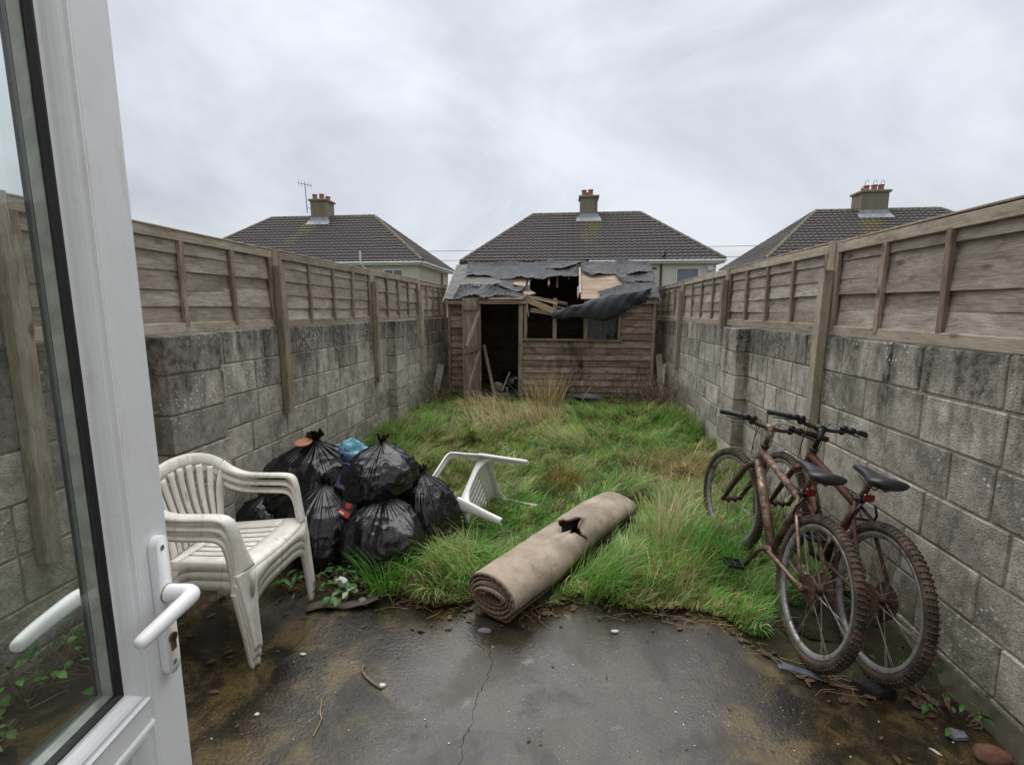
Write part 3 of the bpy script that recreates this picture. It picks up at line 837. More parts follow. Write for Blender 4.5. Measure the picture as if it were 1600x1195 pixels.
for k, px in enumerate((17.3, 17.75, 18.15)):
    B().tube([(px - .1, 31.7, 8.75), (px - .06, 31.7, 9.02), (px + .04, 31.7, 9.08), (px + .12, 31.7, 8.98 - .05 * k)], 0.016, 5).mk('bird_wire', M['alu'], hr)

ae = thing('television_aerial', 'thin metal television aerial on a pole by the chimney', 'aerial', (-16.95, 31.6, 7.3))
B().tube([(-16.95, 31.45, 7.9), (-17.0, 31.45, 9.75)], 0.028, 6).mk('mast', M['alu'], ae)
B().tube([(-17.35, 31.2, 9.72), (-16.6, 31.6, 9.62)], 0.018, 6).mk('boom', M['alu'], ae)
for k in range(5):
    t = k / 4; c = Vector((-17.3, 31.23, 9.72)).lerp(Vector((-16.65, 31.57, 9.62)), t)
    B().tube([c + Vector((.08, -.16, .14)), c - Vector((.08, -.16, .14))], 0.010, 5).mk('element', M['alu'], ae)
B().tube([(-16.98, 31.45, 8.2), (-16.7, 31.5, 8.2)], 0.02, 5).mk('bracket', M['alu'], ae)

for k, (za, zb, lb) in enumerate(((7.35, 7.9, 'upper of two thin overhead cables crossing behind the houses'), (6.55, 6.9, 'lower of two thin overhead cables crossing behind the houses'))):
    pts = []
    for i in range(41):
        t = i / 40; pts.append((-60 + 130 * t, 46, za + (zb - za) * t - 0.5 * 4 * t * (1 - t)))
    tag(B().tube(pts, 0.020, 5).mk('overhead_cable', M['wire']), lb, 'cable', 'overhead cables')

# ------------------------------------------------------------------ shed
SY = 8.35; SX0, SX1 = -2.03, 1.47; EAVE = 1.83; RY, RZ = 9.33, 2.42; SB = 10.3
shed = thing('garden_shed', 'derelict brown wooden shed with collapsed felt roof and open door', 'shed', (-0.28, 9.3, 0.05))
rs = random.Random(21)
def clad(x0, x1, z0, z1, n, m=M['shed'], y=SY, sgn=-1, hold=None):
    ph = (z1 - z0) / n
    for k in range(n):
        zc = z0 + ph * (k + .5)
        sag = rs.uniform(-.004, .004)
        plank('cladding_board', (x0, y, zc + sag), (x1, y, zc - sag + rs.uniform(-.004, .004)), (0, -sgn * 0.22, 1.0), ph + 0.014, 0.013, m, shed, 6, 0.003, 0.004, 0.002, rs)
clad(SX0 + .05, -1.50, 0.16, 1.76, 14)
clad(-0.73, SX1 - .04, 0.10, 1.085, 9)
clad(0.93, SX1 - .04, 1.10, 1.80, 6)
# corner and door posts, window framing
for (x, w_) in ((SX0 + .02, .05), (-1.475, .045), (SX1 - .015, .05)):
    plank('corner_trim', (x, SY - .018, 0.08), (x + rs.uniform(-.01, .01), SY - .018, EAVE - .05), (1, 0, 0), w_, 0.02, M['shed_trim'], shed, 4, 0.003, 0.004, rnd=rs)
plank('door_post', (-0.765, SY - .022, 0.06), (-0.752, SY - .022, EAVE - .02), (1, 0, 0), 0.075, 0.04, M['shed_trim'], shed, 4, 0.003, 0.005, rnd=rs)
plank('window_post', (-0.68, SY - .010, 1.12), (-0.68, SY - .010, EAVE - .03), (1, 0, 0), 0.05, 0.05, M['shed_trim'], shed, 3, 0.003, 0.003, rnd=rs)
plank('window_post', (-0.185, SY - .016, 1.12), (-0.178, SY - .02, 1.80), (1, 0, 0), 0.065, 0.05, M['shed_trim'], shed, 3, 0.003, 0.004, rnd=rs)
plank('window_post', (0.345, SY - .014, 1.12), (0.34, SY - .014, 1.78), (1, 0, 0), 0.07, 0.05, M['shed_trim'], shed, 3, 0.003, 0.003, rnd=rs)
plank('window_post', (0.900, SY - .014, 1.10), (0.900, SY - .014, 1.78), (1, 0, 0), 0.045, 0.04, M['shed'], shed, 3, 0.003, 0.003, rnd=rs)
plank('window_sill', (-0.72, SY - .03, 1.105), (0.95, SY - .03, 1.085), (0, 1, 0), 0.075, 0.028, M['shed_trim'], shed, 5, 0.003, 0.004, rnd=rs)
wp = B().box((0.378, SY + .004, 1.10), (0.882, SY + .010, 1.77)).mk('window_pane', M['glass_dirty'], shed)
for xx in (0.50, 0.68): plank('loose_batten', (xx, SY + .10, 1.1), (xx + .06, SY + .13, 1.72), (1, 0, 0), 0.045, 0.02, M['greywood'], shed, 2, rnd=rs)
# floor, side and back walls (inside lining)
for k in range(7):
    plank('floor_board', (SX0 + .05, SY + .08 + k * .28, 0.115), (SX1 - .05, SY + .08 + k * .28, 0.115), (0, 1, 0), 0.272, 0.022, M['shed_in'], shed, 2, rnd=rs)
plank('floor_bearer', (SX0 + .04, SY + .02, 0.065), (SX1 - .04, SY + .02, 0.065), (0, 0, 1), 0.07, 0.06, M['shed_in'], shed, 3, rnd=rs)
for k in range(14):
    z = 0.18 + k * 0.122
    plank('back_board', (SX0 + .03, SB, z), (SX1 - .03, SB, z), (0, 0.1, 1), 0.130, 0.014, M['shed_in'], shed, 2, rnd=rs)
for k in range(19):
    z = 0.14 + k * 0.122
    d = max(0.0, (z - EAVE + .05)) / (RZ - EAVE) * (RY - SY)
    if SB - d - (SY + d) < 0.15: continue
    for x in (SX0 + .02, SX1 - .02):
        plank('side_board', (x, SY + .012 + d, z), (x, SB - .012 - d, z), (0, 0, 1), 0.130, 0.014, M['shed'], shed, 3, rnd=rs)
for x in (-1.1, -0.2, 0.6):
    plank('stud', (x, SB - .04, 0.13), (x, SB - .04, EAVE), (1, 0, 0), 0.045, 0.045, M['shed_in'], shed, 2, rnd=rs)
# roof coordinates: u = X, v = metres up the front slope from the eave edge, h = off the slope
SLV = Vector((0, RY - SY + .12, RZ - EAVE + .075)); SLL = SLV.length; SLD = SLV.normalized()
E0 = Vector((0, SY - .12, EAVE - .055)); SLN = Vector((0, -SLD.z, SLD.y))
def rp(u, v, h=0.0):
    p = E0 + SLD * v + SLN * h; return Vector((u, p.y, p.z))
# decking boards that survive left and right, rear slope whole
for k in range(7):
    v0 = 0.09 + k * 0.165
    for (ua, ub, m) in ((SX0 - .03, -0.66 + rs.uniform(-.05, .10), M['osb'] if k in (0, 3, 4) else M['shed_in']), (0.24 + rs.uniform(-.03, .03), SX1 + .03, M['osb'])):
        plank('roof_board', rp(ua, v0), rp(ub, v0), SLD, 0.160, 0.014, m, shed, 3, 0.002, 0.002, 0.012, rs)
plank('ridge_board', (SX0 - .02, RY, RZ - .06), (SX1 + .02, RY, RZ - .055), (0, 0, 1), 0.09, 0.03, M['shed_trim'], shed, 5, 0.003, 0.006, rnd=rs)
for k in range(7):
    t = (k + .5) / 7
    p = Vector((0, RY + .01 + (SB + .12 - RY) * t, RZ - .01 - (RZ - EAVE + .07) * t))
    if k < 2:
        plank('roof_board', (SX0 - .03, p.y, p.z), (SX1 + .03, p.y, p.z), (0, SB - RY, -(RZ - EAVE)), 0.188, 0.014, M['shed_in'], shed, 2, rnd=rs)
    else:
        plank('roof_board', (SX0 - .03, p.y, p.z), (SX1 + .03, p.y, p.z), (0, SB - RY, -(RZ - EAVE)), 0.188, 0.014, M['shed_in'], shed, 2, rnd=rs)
for x in (SX0 - .045, SX1 + .045):
    plank('barge_board', (x, SY - .15, EAVE - .105), (x, RY, RZ - .005), (0, -1, 1), 0.085, 0.018, M['greywood'], shed, 3, 0.003, 0.004, rnd=rs)
    plank('barge_board', (x, SB + .1, EAVE - .07), (x, RY, RZ - .005), (0, 1, 1), 0.085, 0.018, M['greywood'], shed, 3, rnd=rs)
plank('fascia_board', (SX0 - .03, SY - .115, EAVE - .105), (-0.66, SY - .10, EAVE - .10), (0, 0, 1), 0.06, 0.018, M['shed_trim'], shed, 5, 0.003, 0.004, 0.02, rs)
plank('fascia_board', (0.95, SY - .115, EAVE - .10), (SX1 + .03, SY - .115, EAVE - .105), (0, 0, 1), 0.06, 0.018, M['shed_trim'], shed, 3, 0.003, 0.004, 0.02, rs)
plank('door_lintel', (-1.50, SY - .005, EAVE - .105), (-0.70, SY - .005, EAVE - .105), (0, 0, 1), 0.05, 0.03, M['shed_trim'], shed, 3, rnd=rs)
# rafters exposed in the hole, broken bits
plank('rafter', rp(-0.655, 0.02, -.03), rp(-0.66, SLL - .03, -.03), SLN, 0.05, 0.035, M['greywood'], shed, 3, rnd=rs)
plank('rafter', rp(0.245, 0.18, .012), rp(0.235, SLL - .2, .012), SLN, 0.045, 0.035, M['greywood'], shed, 3, 0.003, 0.006, 0.02, rs)
plank('rafter', (-0.165, RY - .12, RZ - .08), (-0.16, RY - .18, RZ - .40), (1, 0, 0), 0.038, 0.03, M['greywood'], shed, 3, 0.003, 0.003, 0.02, rs)
plank('rafter', rp(-0.30, .55, -.03), rp(-0.32, SLL - .03, -.03), SLN, 0.045, 0.035, M['shed_trim'], shed, 3, 0.003, 0.003, 0.02, rs)
plank('rafter', rp(.05, .80, -.03), rp(.04, SLL - .03, -.03), SLN, 0.045, 0.035, M['shed_trim'], shed, 3, 0.003, 0.003, 0.02, rs)
plank('broken_board', (-0.66, SY - .06, 1.775), (-0.19, SY - .02, 1.575), (0, -.2, 1), 0.095, 0.014, M['fresh'], shed, 4, 0.002, 0.004, 0.03, rs)
plank('broken_board', (-0.66, SY - .02, 1.845), (0.02, SY + .10, 1.70), (0, -.4, 1), 0.045, 0.014, M['shed_trim'], shed, 4, 0.002, 0.006, 0.03, rs)
plank('broken_board', (-0.65, SY - .09, 1.82), (-0.16, SY - .07, 1.70), (0, -.4, 1), 0.022, 0.012, M['fresh'], shed, 4, 0.002, 0.006, 0.03, rs)
plank('broken_board', (-0.60, SY + .05, 1.595), (-0.2, SY + .05, 1.545), (0, -.2, 1), 0.07, 0.014, M['shed_trim'], shed, 4, 0.002, 0.004, 0.02, rs)
plank('broken_board', (-0.19, SY + .0, 1.66), (0.15, SY + .1, 1.60), (0, -.4, 1), 0.03, 0.014, M['shed_trim'], shed, 4, 0.002, 0.006, 0.02, rs)
plank('splinter', (-0.655, SY - .06, 1.74), (-0.625, SY - .07, 1.50), (1, 0, 0), 0.030, 0.012, M['greywood'], shed, 3, 0.002, 0.003, 0.02, rs, w1=0.012)
plank('splinter', (-1.30, SY - .135, EAVE - .045), (-0.72, SY - .13, EAVE - .035), (0, 0, 1), 0.028, 0.012, M['fresh'], shed, 4, 0.002, 0.004, 0.03, rs)
plank('splinter', (-1.26, SY - .14, EAVE - .080), (-0.82, SY - .138, EAVE - .083), (0, 0, 1), 0.014, 0.008, M['osb'], shed, 3, rnd=rs)
plank('splinter', (0.205, SY + .12, 1.80), (0.21, SY + .3, 2.0), (1, 0, 0), 0.03, 0.02, M['greywood'], shed, 3, rnd=rs)

def felt(outline, m, h0=0.012, lift=0.02, seed=0, name='felt_sheet', sag=None):
    """torn sheet lying on the front slope: outline in (u, v)"""
    rr = random.Random(seed); P = []
    n = len(outline)
    for i in range(n):
        a, b = outline[i], outline[(i + 1) % n]
        d = math.dist(a, b); k = max(1, int(d / 0.06))
        for q in range(k):
            t = q / k; j = 0.010 if q else 0.0
            P.append((a[0] + (b[0] - a[0]) * t + rr.uniform(-j, j), a[1] + (b[1] - a[1]) * t + rr.uniform(-j, j)))
    import bmesh
    bm = bmesh.new()
    vs_ = [bm.verts.new((p[0], p[1], 0)) for p in P]
    f = bm.faces.new(vs_)
    if f.normal.z < 0: bmesh.ops.reverse_faces(bm, faces=[f])
    bmesh.ops.triangulate(bm, faces=bm.faces[:])
    edge = set(v.index for v in bm.verts)
    bmesh.ops.subdivide_edges(bm, edges=bm.edges[:], cuts=3, use_grid_fill=True)
    bm.verts.ensure_lookup_table()
    co = np.array([v.co[:] for v in bm.verts])
    nz = vnoise(np.stack([co[:, 0] * 7, co[:, 1] * 7, co[:, 0] * 0 + seed], -1), seed) * 0.5 + 0.5
    n2 = vnoise(np.stack([co[:, 0] * 19, co[:, 1] * 15, co[:, 0] * 0 + seed], -1), seed + 1)
    PA = np.array(P)
    dist = np.array([np.min(np.hypot(PA[:, 0] - c[0], PA[:, 1] - c[1])) for c in co])
    nr_ = vnoise(np.stack([co[:, 0] * 3.2 + co[:, 1] * 1.5, co[:, 1] * 2.5, co[:, 0] * 0 + 3 * seed], -1), seed + 4)
    for v, a, b, d, nzr in zip(bm.verts, nz, n2, dist, nr_):
        h = h0 + lift * a * math.exp(-d / 0.07) + 0.007 * b + .010 * max(0.0, 1 - 5 * abs(nzr))
        if sag: h += sag(v.co.x, v.co.y)
        v.co = rp(v.co.x, v.co.y, h)
    me = bpy.data.meshes.new(name); bm.to_mesh(me); bm.free()
    me.materials.append(m)
    o = put(bpy.data.objects.new(name, me), shed)
    s = o.modifiers.new('thickness', 'SOLIDIFY'); s.thickness = 0.004; s.offset = -1
    return o
T = SLL
felt([(SX0 - .05, 0.0), (SX0 + .16, 0.0), (SX0 + .28, .3), (SX0 + .22, .7), (SX0 + .30, T + .02), (SX0 - .05, T + .02)], M['felt2'], 0.012, 0.008, 1)
SAG = lambda u, v: -.008 * max(0.0, 1 - ((u + .45) / .75) ** 2) * (v / T) + .012 * sin(9 * u + 4 * v)
felt([(SX0 + .2, T * .62), (-1.5, T * .60), (-1.15, T * .50), (-.80, T * .54), (-.70, T * .50), (0.20, T * .56), (0.2, T + .03), (SX0 + .18, T + .03)], M['felt'], 0.034, 0.050, 2, sag=SAG)
felt([(SX0 + .12, .02), (-1.75, -.03), (-1.55, .05), (-1.4, -.05), (-1.2, .04), (-.66, .00), (-.64, .10), (-.95, .20), (-1.1, .26), (-1.35, .42), (-1.7, .45), (SX0 + .18, .40)], M['felt'], 0.026, 0.075, 3, sag=lambda u, v: .014 * sin(11 * u - 6 * v))
felt([(SX0 + .2, .42), (-1.4, .36), (-1.2, .50), (-1.05, .60), (-1.5, .74), (SX0 + .28, .66)], M['felt2'], 0.034, 0.020, 4)
felt([(-1.2, .44), (-.85, .20), (-.74, .24), (-.70, .42), (-.98, .60), (-1.12, .58)], M['felt'], 0.036, 0.016, 5)
felt([(-.92, .42), (-.71, .36), (-.70, .50), (-.90, .52)], M['osb'], 0.046, 0.01, 15, 'torn_sheathing')
felt([(-.70, .06), (-.50, .15), (-.58, .24), (-.72, .22)], M['osb'], 0.02, 0.02, 16, 'torn_sheathing')
felt([(-0.38, T * .80), (-.10, T * .78), (.16, T * .90), (.26, T + .0), (.24, T + .06), (-0.36, T + .06)], M['felt'], 0.05, 0.03, 6)
felt([(0.28, T * .72), (.44, T * .58), (.85, T * .66), (.95, T * .60), (1.2, T * .64), (SX1 + .05, T * .70), (SX1 + .05, T + .02), (.26, T + .02)], M['felt'], 0.034, 0.050, 7, sag=lambda u, v: .014 * sin(8 * u + 5 * v))
felt([(0.86, T * .66), (.92, T * .48), (.99, T * .36), (1.2, T * .42), (SX1 + .05, T * .38), (SX1 + .05, T * .76), (.9, T * .74)], M['felt'], 0.026, 0.045, 8)
felt([(0.70, .32), (.80, .20), (1.05, .26), (.92, .44)], M['felt2'], 0.024, 0.01, 9)
felt([(0.52, .16), (0.60, .0), (1.0, -.02), (1.2, .03), (1.35, -.02), (SX1 + .05, .0), (SX1 + .05, .50), (1.0, .46), (.86, .34)], M['felt'], 0.034, 0.040, 10)
# the long flap of felt that has slid off and hangs down over the window, curled
FV = []; FF = []; nu, nv = 72, 16
for i in range(nu + 1):
    t = i / nu
    x = 1.38 + (-0.20 - 1.38) * t
    ztop = 1.93 - 0.13 * t - 0.22 * t ** 2.0
    wd = 0.15 + 0.27 * min(1, t / .35) - 0.29 * max(0, t - .5) / .5
    y0 = SY - 0.06 - 0.22 * min(1.0, t / .4)
    for j in range(nv + 1):
        s_ = j / nv; a = -1.1 + 3.5 * s_
        rr_ = wd * 0.55
        yy = y0 + 0.05 - rr_ * sin(a) * 0.62 - 0.025 * sin(9 * t + 2 * s_)
        fold = .016 * (1 - 2 * abs(sin(9.5 * t + 4.0 * s_ + 1.2 * sin(5 * t)))) + .009 * (1 - 2 * abs(sin(23 * t - 6 * s_)))
        yy += fold
        zz = ztop - rr_ * (1 - cos(a)) * .92 + 0.014 * sin(13 * t + 5 * s_) + 0.010 * sin(31 * t + 3 * s_) + .02 * (1 - s_) * sin(5 * t) + (.018 * rs.uniform(-1, 1) if j in (0, nv) else 0)
        FV.append((x + 0.03 * sin(6 * s_), yy, zz))
for i in range(nu):
    for j in range(nv):
        a = i * (nv + 1) + j; FF.append((a, a + 1, a + nv + 2, a + nv + 1))
fl = mk('felt_flap', FV, FF, M['tarp'], shed, smooth=True)
fm = fl.modifiers.new('thickness', 'SOLIDIFY'); fm.thickness = 0.006

# shed door, standing ajar
da = Vector((-1.600, 7.62, 0.09)); db = Vector((-1.455, 8.30, 0.09)); dd = (db - da).normalized(); dn = Vector((dd.y, -dd.x, 0))
sdoor = plank('door', da + Vector((0, 0, .10)) + dn * .002, da + dd * .69 + Vector((0, 0, .10)) + dn * .002, (0, 0, 1), 0.09, 0.022, M['shed_trim'], shed, 3, rnd=rs)
def dsub(name, p0, p1, wd, w_, t_, m, **k):
    o = plank(name, p0, p1, wd, w_, t_, m, None, rnd=rs, **k); o.parent = sdoor; o.matrix_parent_inverse = W(sdoor).inverted()
for k in range(7):
    c = da + dd * (0.049 + k * 0.0985) - dn * .022
    dsub('door_plank', c + Vector((0, 0, rs.uniform(-.03, .0))), c + Vector((0, 0, 1.70)), dd, 0.093, 0.018, M['shed_trim'], n=4, warp=0.003)
for z in (.86, 1.55):
    dsub('ledge', da + dn * .002 + Vector((0, 0, z)), da + dd * .69 + dn * .002 + Vector((0, 0, z)), (0, 0, 1), 0.085, 0.022, M['shed_trim'], n=3)
for (za, zb) in ((.15, .81), (.92, 1.50)):
    dsub('brace', da + dd * .08 + dn * .004 + Vector((0, 0, za)), da + dd * .63 + dn * .004 + Vector((0, 0, zb)), (0, 0, 1), 0.08, 0.022, M['greywood'], n=3)

# things in and beside the shed
tag(plank('loose_plank', (-1.46, 8.66, 0.98), (-1.21, 8.30, 0.10), (1, 0, 0), 0.055, 0.022, M['shed_trim'], None, 3), 'grey timber lath leaning just inside the shed doorway', 'plank')
tag(plank('loose_plank', (-1.0, 8.75, 0.48), (-1.13, 8.62, 0.14), (1, 0, 0), 0.03, 0.02, M['greywood'], None, 3), 'short stick on the floor inside the shed', 'plank')
tag(B().tube([(-1.02, 8.5, .13), (-1.02, 8.5, .14), (-1.02, 8.5, .23), (-1.02, 8.5, .235)], [.03, .033, .033, .028], 12).mk('tin_can', M['screw']), 'small metal can on the shed floor by the doorway', 'can')
def lump(name, c, r, m, seed, flat_=0.6, nu=18, nv=10, amp=0.35):
    V = []; F = []
    for j in range(nv + 1):
        for i in range(nu):
            th = 2 * pi * i / nu; ph = -pi / 2 + pi * j / nv
            V.append((cos(th) * cos(ph), sin(th) * cos(ph), sin(ph)))
    V = np.array(V); k = 1 + amp * vnoise(V * 1.6 + seed * 3.7, seed) + amp * .4 * vnoise(V * 4 + seed, seed)
    V = V * k[:, None] * np.array([r[0], r[1], r[2]]) + np.array(c)
    for j in range(nv):
        for i in range(nu):
            F.append((j * nu + i, j * nu + (i + 1) % nu, (j + 1) * nu + (i + 1) % nu, (j + 1) * nu + i))
    return mk(name, V, F, m, smooth=True)
tag(lump('crumpled_sack', (-1.22, 8.72, .20), (.09, .08, .1), M['carpet'], 4), 'small brown crumpled sack inside the shed', 'sack')
tag(lump('crumpled_sheet', (-1.12, 8.33, .135), (.16, .1, .03), M['felt2'], 5), 'flat grey sheet crumpled on the shed threshold', 'sheet')
tag(lump('dark_heap', (-1.0, 9.3, .2), (.35, .4, .22), M['bag'], 6), 'dark heap of rubbish on the floor deep inside the shed', 'rubbish')
tag(lump('mossy_stone', (0.40, 8.12, .15), (.24, .12, .07), M['felt2'], 8), 'low mossy grey-green slab in front of the shed', 'stone')
tag(plank('leaning_board', (1.60, 8.05, 0.10), (1.58, 8.42, 0.86), (1, -.3, 0), 0.10, 0.02, M['rail'], None, 3), 'wider pale board leaning between shed and wall', 'board')
tag(plank('leaning_board', (1.55, 7.92, 0.10), (1.645, 8.22, 0.72), (1, -.3, 0), 0.045, 0.02, M['greywood'], None, 3), 'narrow pale lath leaning beside the wider board', 'board')
tag(plank('leaning_board', (-2.22, 8.0, 0.10), (-2.16, 8.3, 0.66), (1, .3, 0), 0.12, 0.02, M['block'], None, 3), 'dark grey board leaning in the gap left of the shed', 'board')
tag(plank('threshold_plank', (-1.62, 8.24, 0.10), (-0.9, 8.22, 0.085), (0, 1, 0), 0.10, 0.03, M['shed_trim'], None, 3), 'rotten plank lying along the shed doorway', 'plank')

# ------------------------------------------------------------------ open glazed door in the foreground
DA = radians(7.8)
lock = Vector((-0.650, 0.693, 0.0))
dx_ = Vector((-sin(DA), cos(DA), 0)); nx_ = Vector((cos(DA), sin(DA), 0))       # along the leaf towards the lock edge / out of the near face
DM = Matrix((( -dx_.x, nx_.x, 0, lock.x), (-dx_.y, nx_.y, 0, lock.y), (0, 0, 1, 0.15), (0, 0, 0, 1)))   # local: x from lock edge to hinge, y out of the near face, z up
door = thing('glazed_door', 'open white plastic glazed door with lever handle at the picture edge', 'door', mat=DM)
DW, DH, TH = 0.86, 2.08, 0.066
GB, GT = 0.882, DH - 0.115          # glass sight lines
PB, PT = 0.13, 0.775                # lower panel
SW = 0.112
def dpart(b, name, m, par=None, smooth=False):
    o = b.mk(name, m, par or door, local=True, smooth=smooth); return o
FRW = SW - 0.036                    # flat part of the stile, the rest is the moulded bead
st = B().box((0, -TH, 0), (FRW, 0, DH), 0.004)
dpart(st, 'lock_stile', M['pvc']); dpart(B().box((DW - FRW, -TH, 0), (DW, 0, DH), 0.004), 'hinge_stile', M['pvc'])
dpart(B().box((FRW + .0005, -TH, DH - FRW), (DW - FRW - .0005, 0.0005, DH - .001), 0.003), 'top_rail', M['pvc'])
dpart(B().box((FRW + .0005, -TH, 0.001), (DW - FRW - .0005, 0.0005, PB - .036), 0.003), 'bottom_rail', M['pvc'])
dpart(B().box((FRW + .0005, -TH, PT + .036), (DW - FRW - .0005, 0.0005, GB - .036), 0.003), 'middle_rail', M['pvc'])
def bead_loop(xa, xb, za, zb, y0, sgn, name, prof):
    """moulded bead swept round an opening, mitred at the corners; prof = (inset, proud)"""
    V = []; F = []; n = len(prof)
    for (cx, cz, sx, sz) in ((xa, za, 1, 1), (xb, za, -1, 1), (xb, zb, -1, -1), (xa, zb, 1, -1)):
        for (d, h) in prof: V.append((cx + sx * d, y0 + sgn * h, cz + sz * d))
    for c in range(4):
        e = (c + 1) % 4
        for k in range(n - 1):
            f = (c * n + k, e * n + k, e * n + k + 1, c * n + k + 1)
            F.append(f if sgn > 0 else tuple(reversed(f)))
    return V, F
prof = [(0, -.004), (0.002, .0035), (0.006, .0045), (0.009, .001), (0.012, .0), (0.016, .001), (0.021, -.002), (0.026, -.007), (0.029, -.012), (0.032, -.013), (0.036, -.013), (0.036, -.021)]
for (sgn, y0) in ((1, 0.0), (-1, -TH)):
    V, F = bead_loop(FRW, DW - FRW, GB - .036, GT + .036, y0, sgn, '', prof)
    mk('glazing_bead', V, F, M['pvc'], door, True)
    V, F = bead_loop(FRW, DW - FRW, PB - .036, PT + .036, y0, sgn, '', prof)
    mk('panel_bead', V, F, M['pvc'], door, True)
    gp = [(0.0345, -.0125), (0.0375, -.0125), (0.041, -.0165), (0.041, -.0205)]
    V, F = bead_loop(FRW, DW - FRW, GB - .036, GT + .036, y0, sgn, '', gp)
    mk('gasket', V, F, M['gasket'], door, True)
# sealed double glazing unit: two panes with a spacer frame
gi = -0.0205
glz = dpart(B().box((SW - .012, gi - .004, GB - .012), (DW - SW + .012, gi, GT + .012)), 'glass_pane', M['glass'])
dpart(B().box((SW - .012, -TH - gi, GB - .012), (DW - SW + .012, -TH - gi + .004, GT + .012)), 'glass_pane', M['glass'])
sp = B(); ya, yb = -TH - gi + .0045, gi - .0045
w_ = 0.009
sp.box((SW - .008, ya, GB - .008), (SW + w_ - .006, yb, GT + .008)); sp.box((DW - SW - w_ + .006, ya, GB - .008), (DW - SW + .008, yb, GT + .008))
sp.box((SW + w_ - .006, ya, GB - .008), (DW - SW - w_ + .006, yb, GB + w_ - .006)); sp.box((SW + w_ - .006, ya, GT - w_ + .006), (DW - SW - w_ + .006, yb, GT + .008))
dpart(sp, 'spacer', M['spacer'])
dpart(B().box((SW - .004, -TH + .02, PB - .004), (DW - SW + .004, -.02, PT + .004)), 'lower_panel', M['pvc'])
# handle sets, both sides
def lever(sgn, y0):
    hz = 0.998
    pl = B(); cx = 0.034
    pts = []
    n = 10
    for k in range(n + 1): a = pi * k / n; pts.append((cx + 0.0155 * cos(a), hz + 0.098 - .0155 + 0.0155 * sin(a)))
    for k in range(n + 1): a = pi + pi * k / n; pts.append((cx + 0.0155 * cos(a), hz - 0.140 + .0155 + 0.0155 * sin(a)))
    m_ = len(pts); V = []; F = []
    for (s_, h) in ((1.0, 0.0), (1.0, 0.009), (0.90, 0.0115)):
        for (x, z) in pts: V.append((cx + (x - cx) * s_, y0 + sgn * (h + .0005), z))
    for k in range(m_):
        l = (k + 1) % m_
        for r_ in (0, 1):
            f = (r_ * m_ + k, r_ * m_ + l, (r_ + 1) * m_ + l, (r_ + 1) * m_ + k); F.append(f)
    F.append(tuple(range(2 * m_, 3 * m_)))
    plate = mk('handle_plate', V, F, M['handle'], door, True, True)
    hp = [(cx, y0 + sgn * .010, hz), (cx, y0 + sgn * .030, hz), (cx, y0 + sgn * .044, hz), (cx + .006, y0 + sgn * .053, hz), (cx + .018, y0 + sgn * .056, hz), (cx + .05, y0 + sgn * .055, hz - .001), (cx + .085, y0 + sgn * .053, hz - .003), (cx + .112, y0 + sgn * .050, hz - .006), (cx + .118, y0 + sgn * .049, hz - .007)]
    rr_ = [.0145, .0140, .0135, .0135, .0125, .0115, .0110, .0100, .006]
    c = catmull([(*p, r) for p, r in zip(hp, rr_)], 4)
    mk('lever_handle', *tubevf([q[:3] for q in c], [q[3] for q in c], 14), M['handle'], door, True, True)
    ring = B().tube([(cx, y0 + sgn * .0115, hz), (cx, y0 + sgn * .0135, hz)], 0.0150, 20); mk('handle_collar', ring.V, ring.F, M['bronze'], door, True)
    # euro lock cylinder
    zc = hz - .078
    b = B().tube([(cx, y0 + sgn * .010, zc), (cx, y0 + sgn * .0155, zc)], 0.0085, 16).box((cx - .0050, y0 + min(sgn * .010, sgn * .0155), zc - .022), (cx + .0050, y0 + max(sgn * .010, sgn * .0155), zc - .006), .001)
    ky = b.mk('lock_cylinder', M['bronze'], plate, True)
    kh = B().box((cx - .0012, y0 + min(sgn * .015, sgn * .0162), zc - .006), (cx + .0012, y0 + max(sgn * .015, sgn * .0162), zc + .006)).mk('keyhole', M['gasket'], plate, True)
    for zz in (hz + .078, hz - .122):
        B().tube([(cx, y0 + sgn * .011, zz), (cx, y0 + sgn * .0128, zz)], 0.0045, 12).mk('screw', M['screw'], plate, True)
lever(1, 0.0); lever(-1, -TH)

# ------------------------------------------------------------------ plastic armchairs
def sweep(ctrl, nsub, sec):
    """ctrl rows: (pos3, normal3, width); sec(width) -> list of (across, off)"""
    C_ = catmull([np.concatenate([p, nn, [w]]) for p, nn, w in ctrl], nsub)
    P = [Vector(c[:3]) for c in C_]; V = []; F = []; m_ = len(P); k = None
    for i in range(m_):
        t = (P[min(i + 1, m_ - 1)] - P[max(i - 1, 0)]).normalized()
        nn = Vector(C_[i][3:6]); nn = (nn - t * nn.dot(t)).normalized(); a = t.cross(nn)
        s_ = sec(C_[i][6]); k = len(s_)
        for (x, h) in s_: V.append(P[i] + a * x + nn * h)
    for i in range(m_ - 1):
        for j in range(k - 1):
            F.append((i * k + j, i * k + j + 1, (i + 1) * k + j + 1, (i + 1) * k + j))
    return [tuple(v) for v in V], F

def chan(lip):
    def f(w):
        h = w / 2
        return [(-h - .002, -lip), (-h, -.004), (-h + .004, 0.0), (-h * .45, .0035), (0, .005), (h * .45, .0035), (h - .004, 0.0), (h, -.004), (h + .002, -lip)]
    return f
def legsec(w):
    h = w / 2; g = max(0.0, min(1.0, (.103 - w) / .02))      # front leg: raised borders with a recessed channel that fades out at the top
    return [(-h, -.022), (-h, 0), (-h + .007, .003), (-h + .012, .003 - .009 * g), (0, .004 - .012 * g), (h - .012, .003 - .009 * g), (h - .007, .003), (h, 0), (h, -.022)]

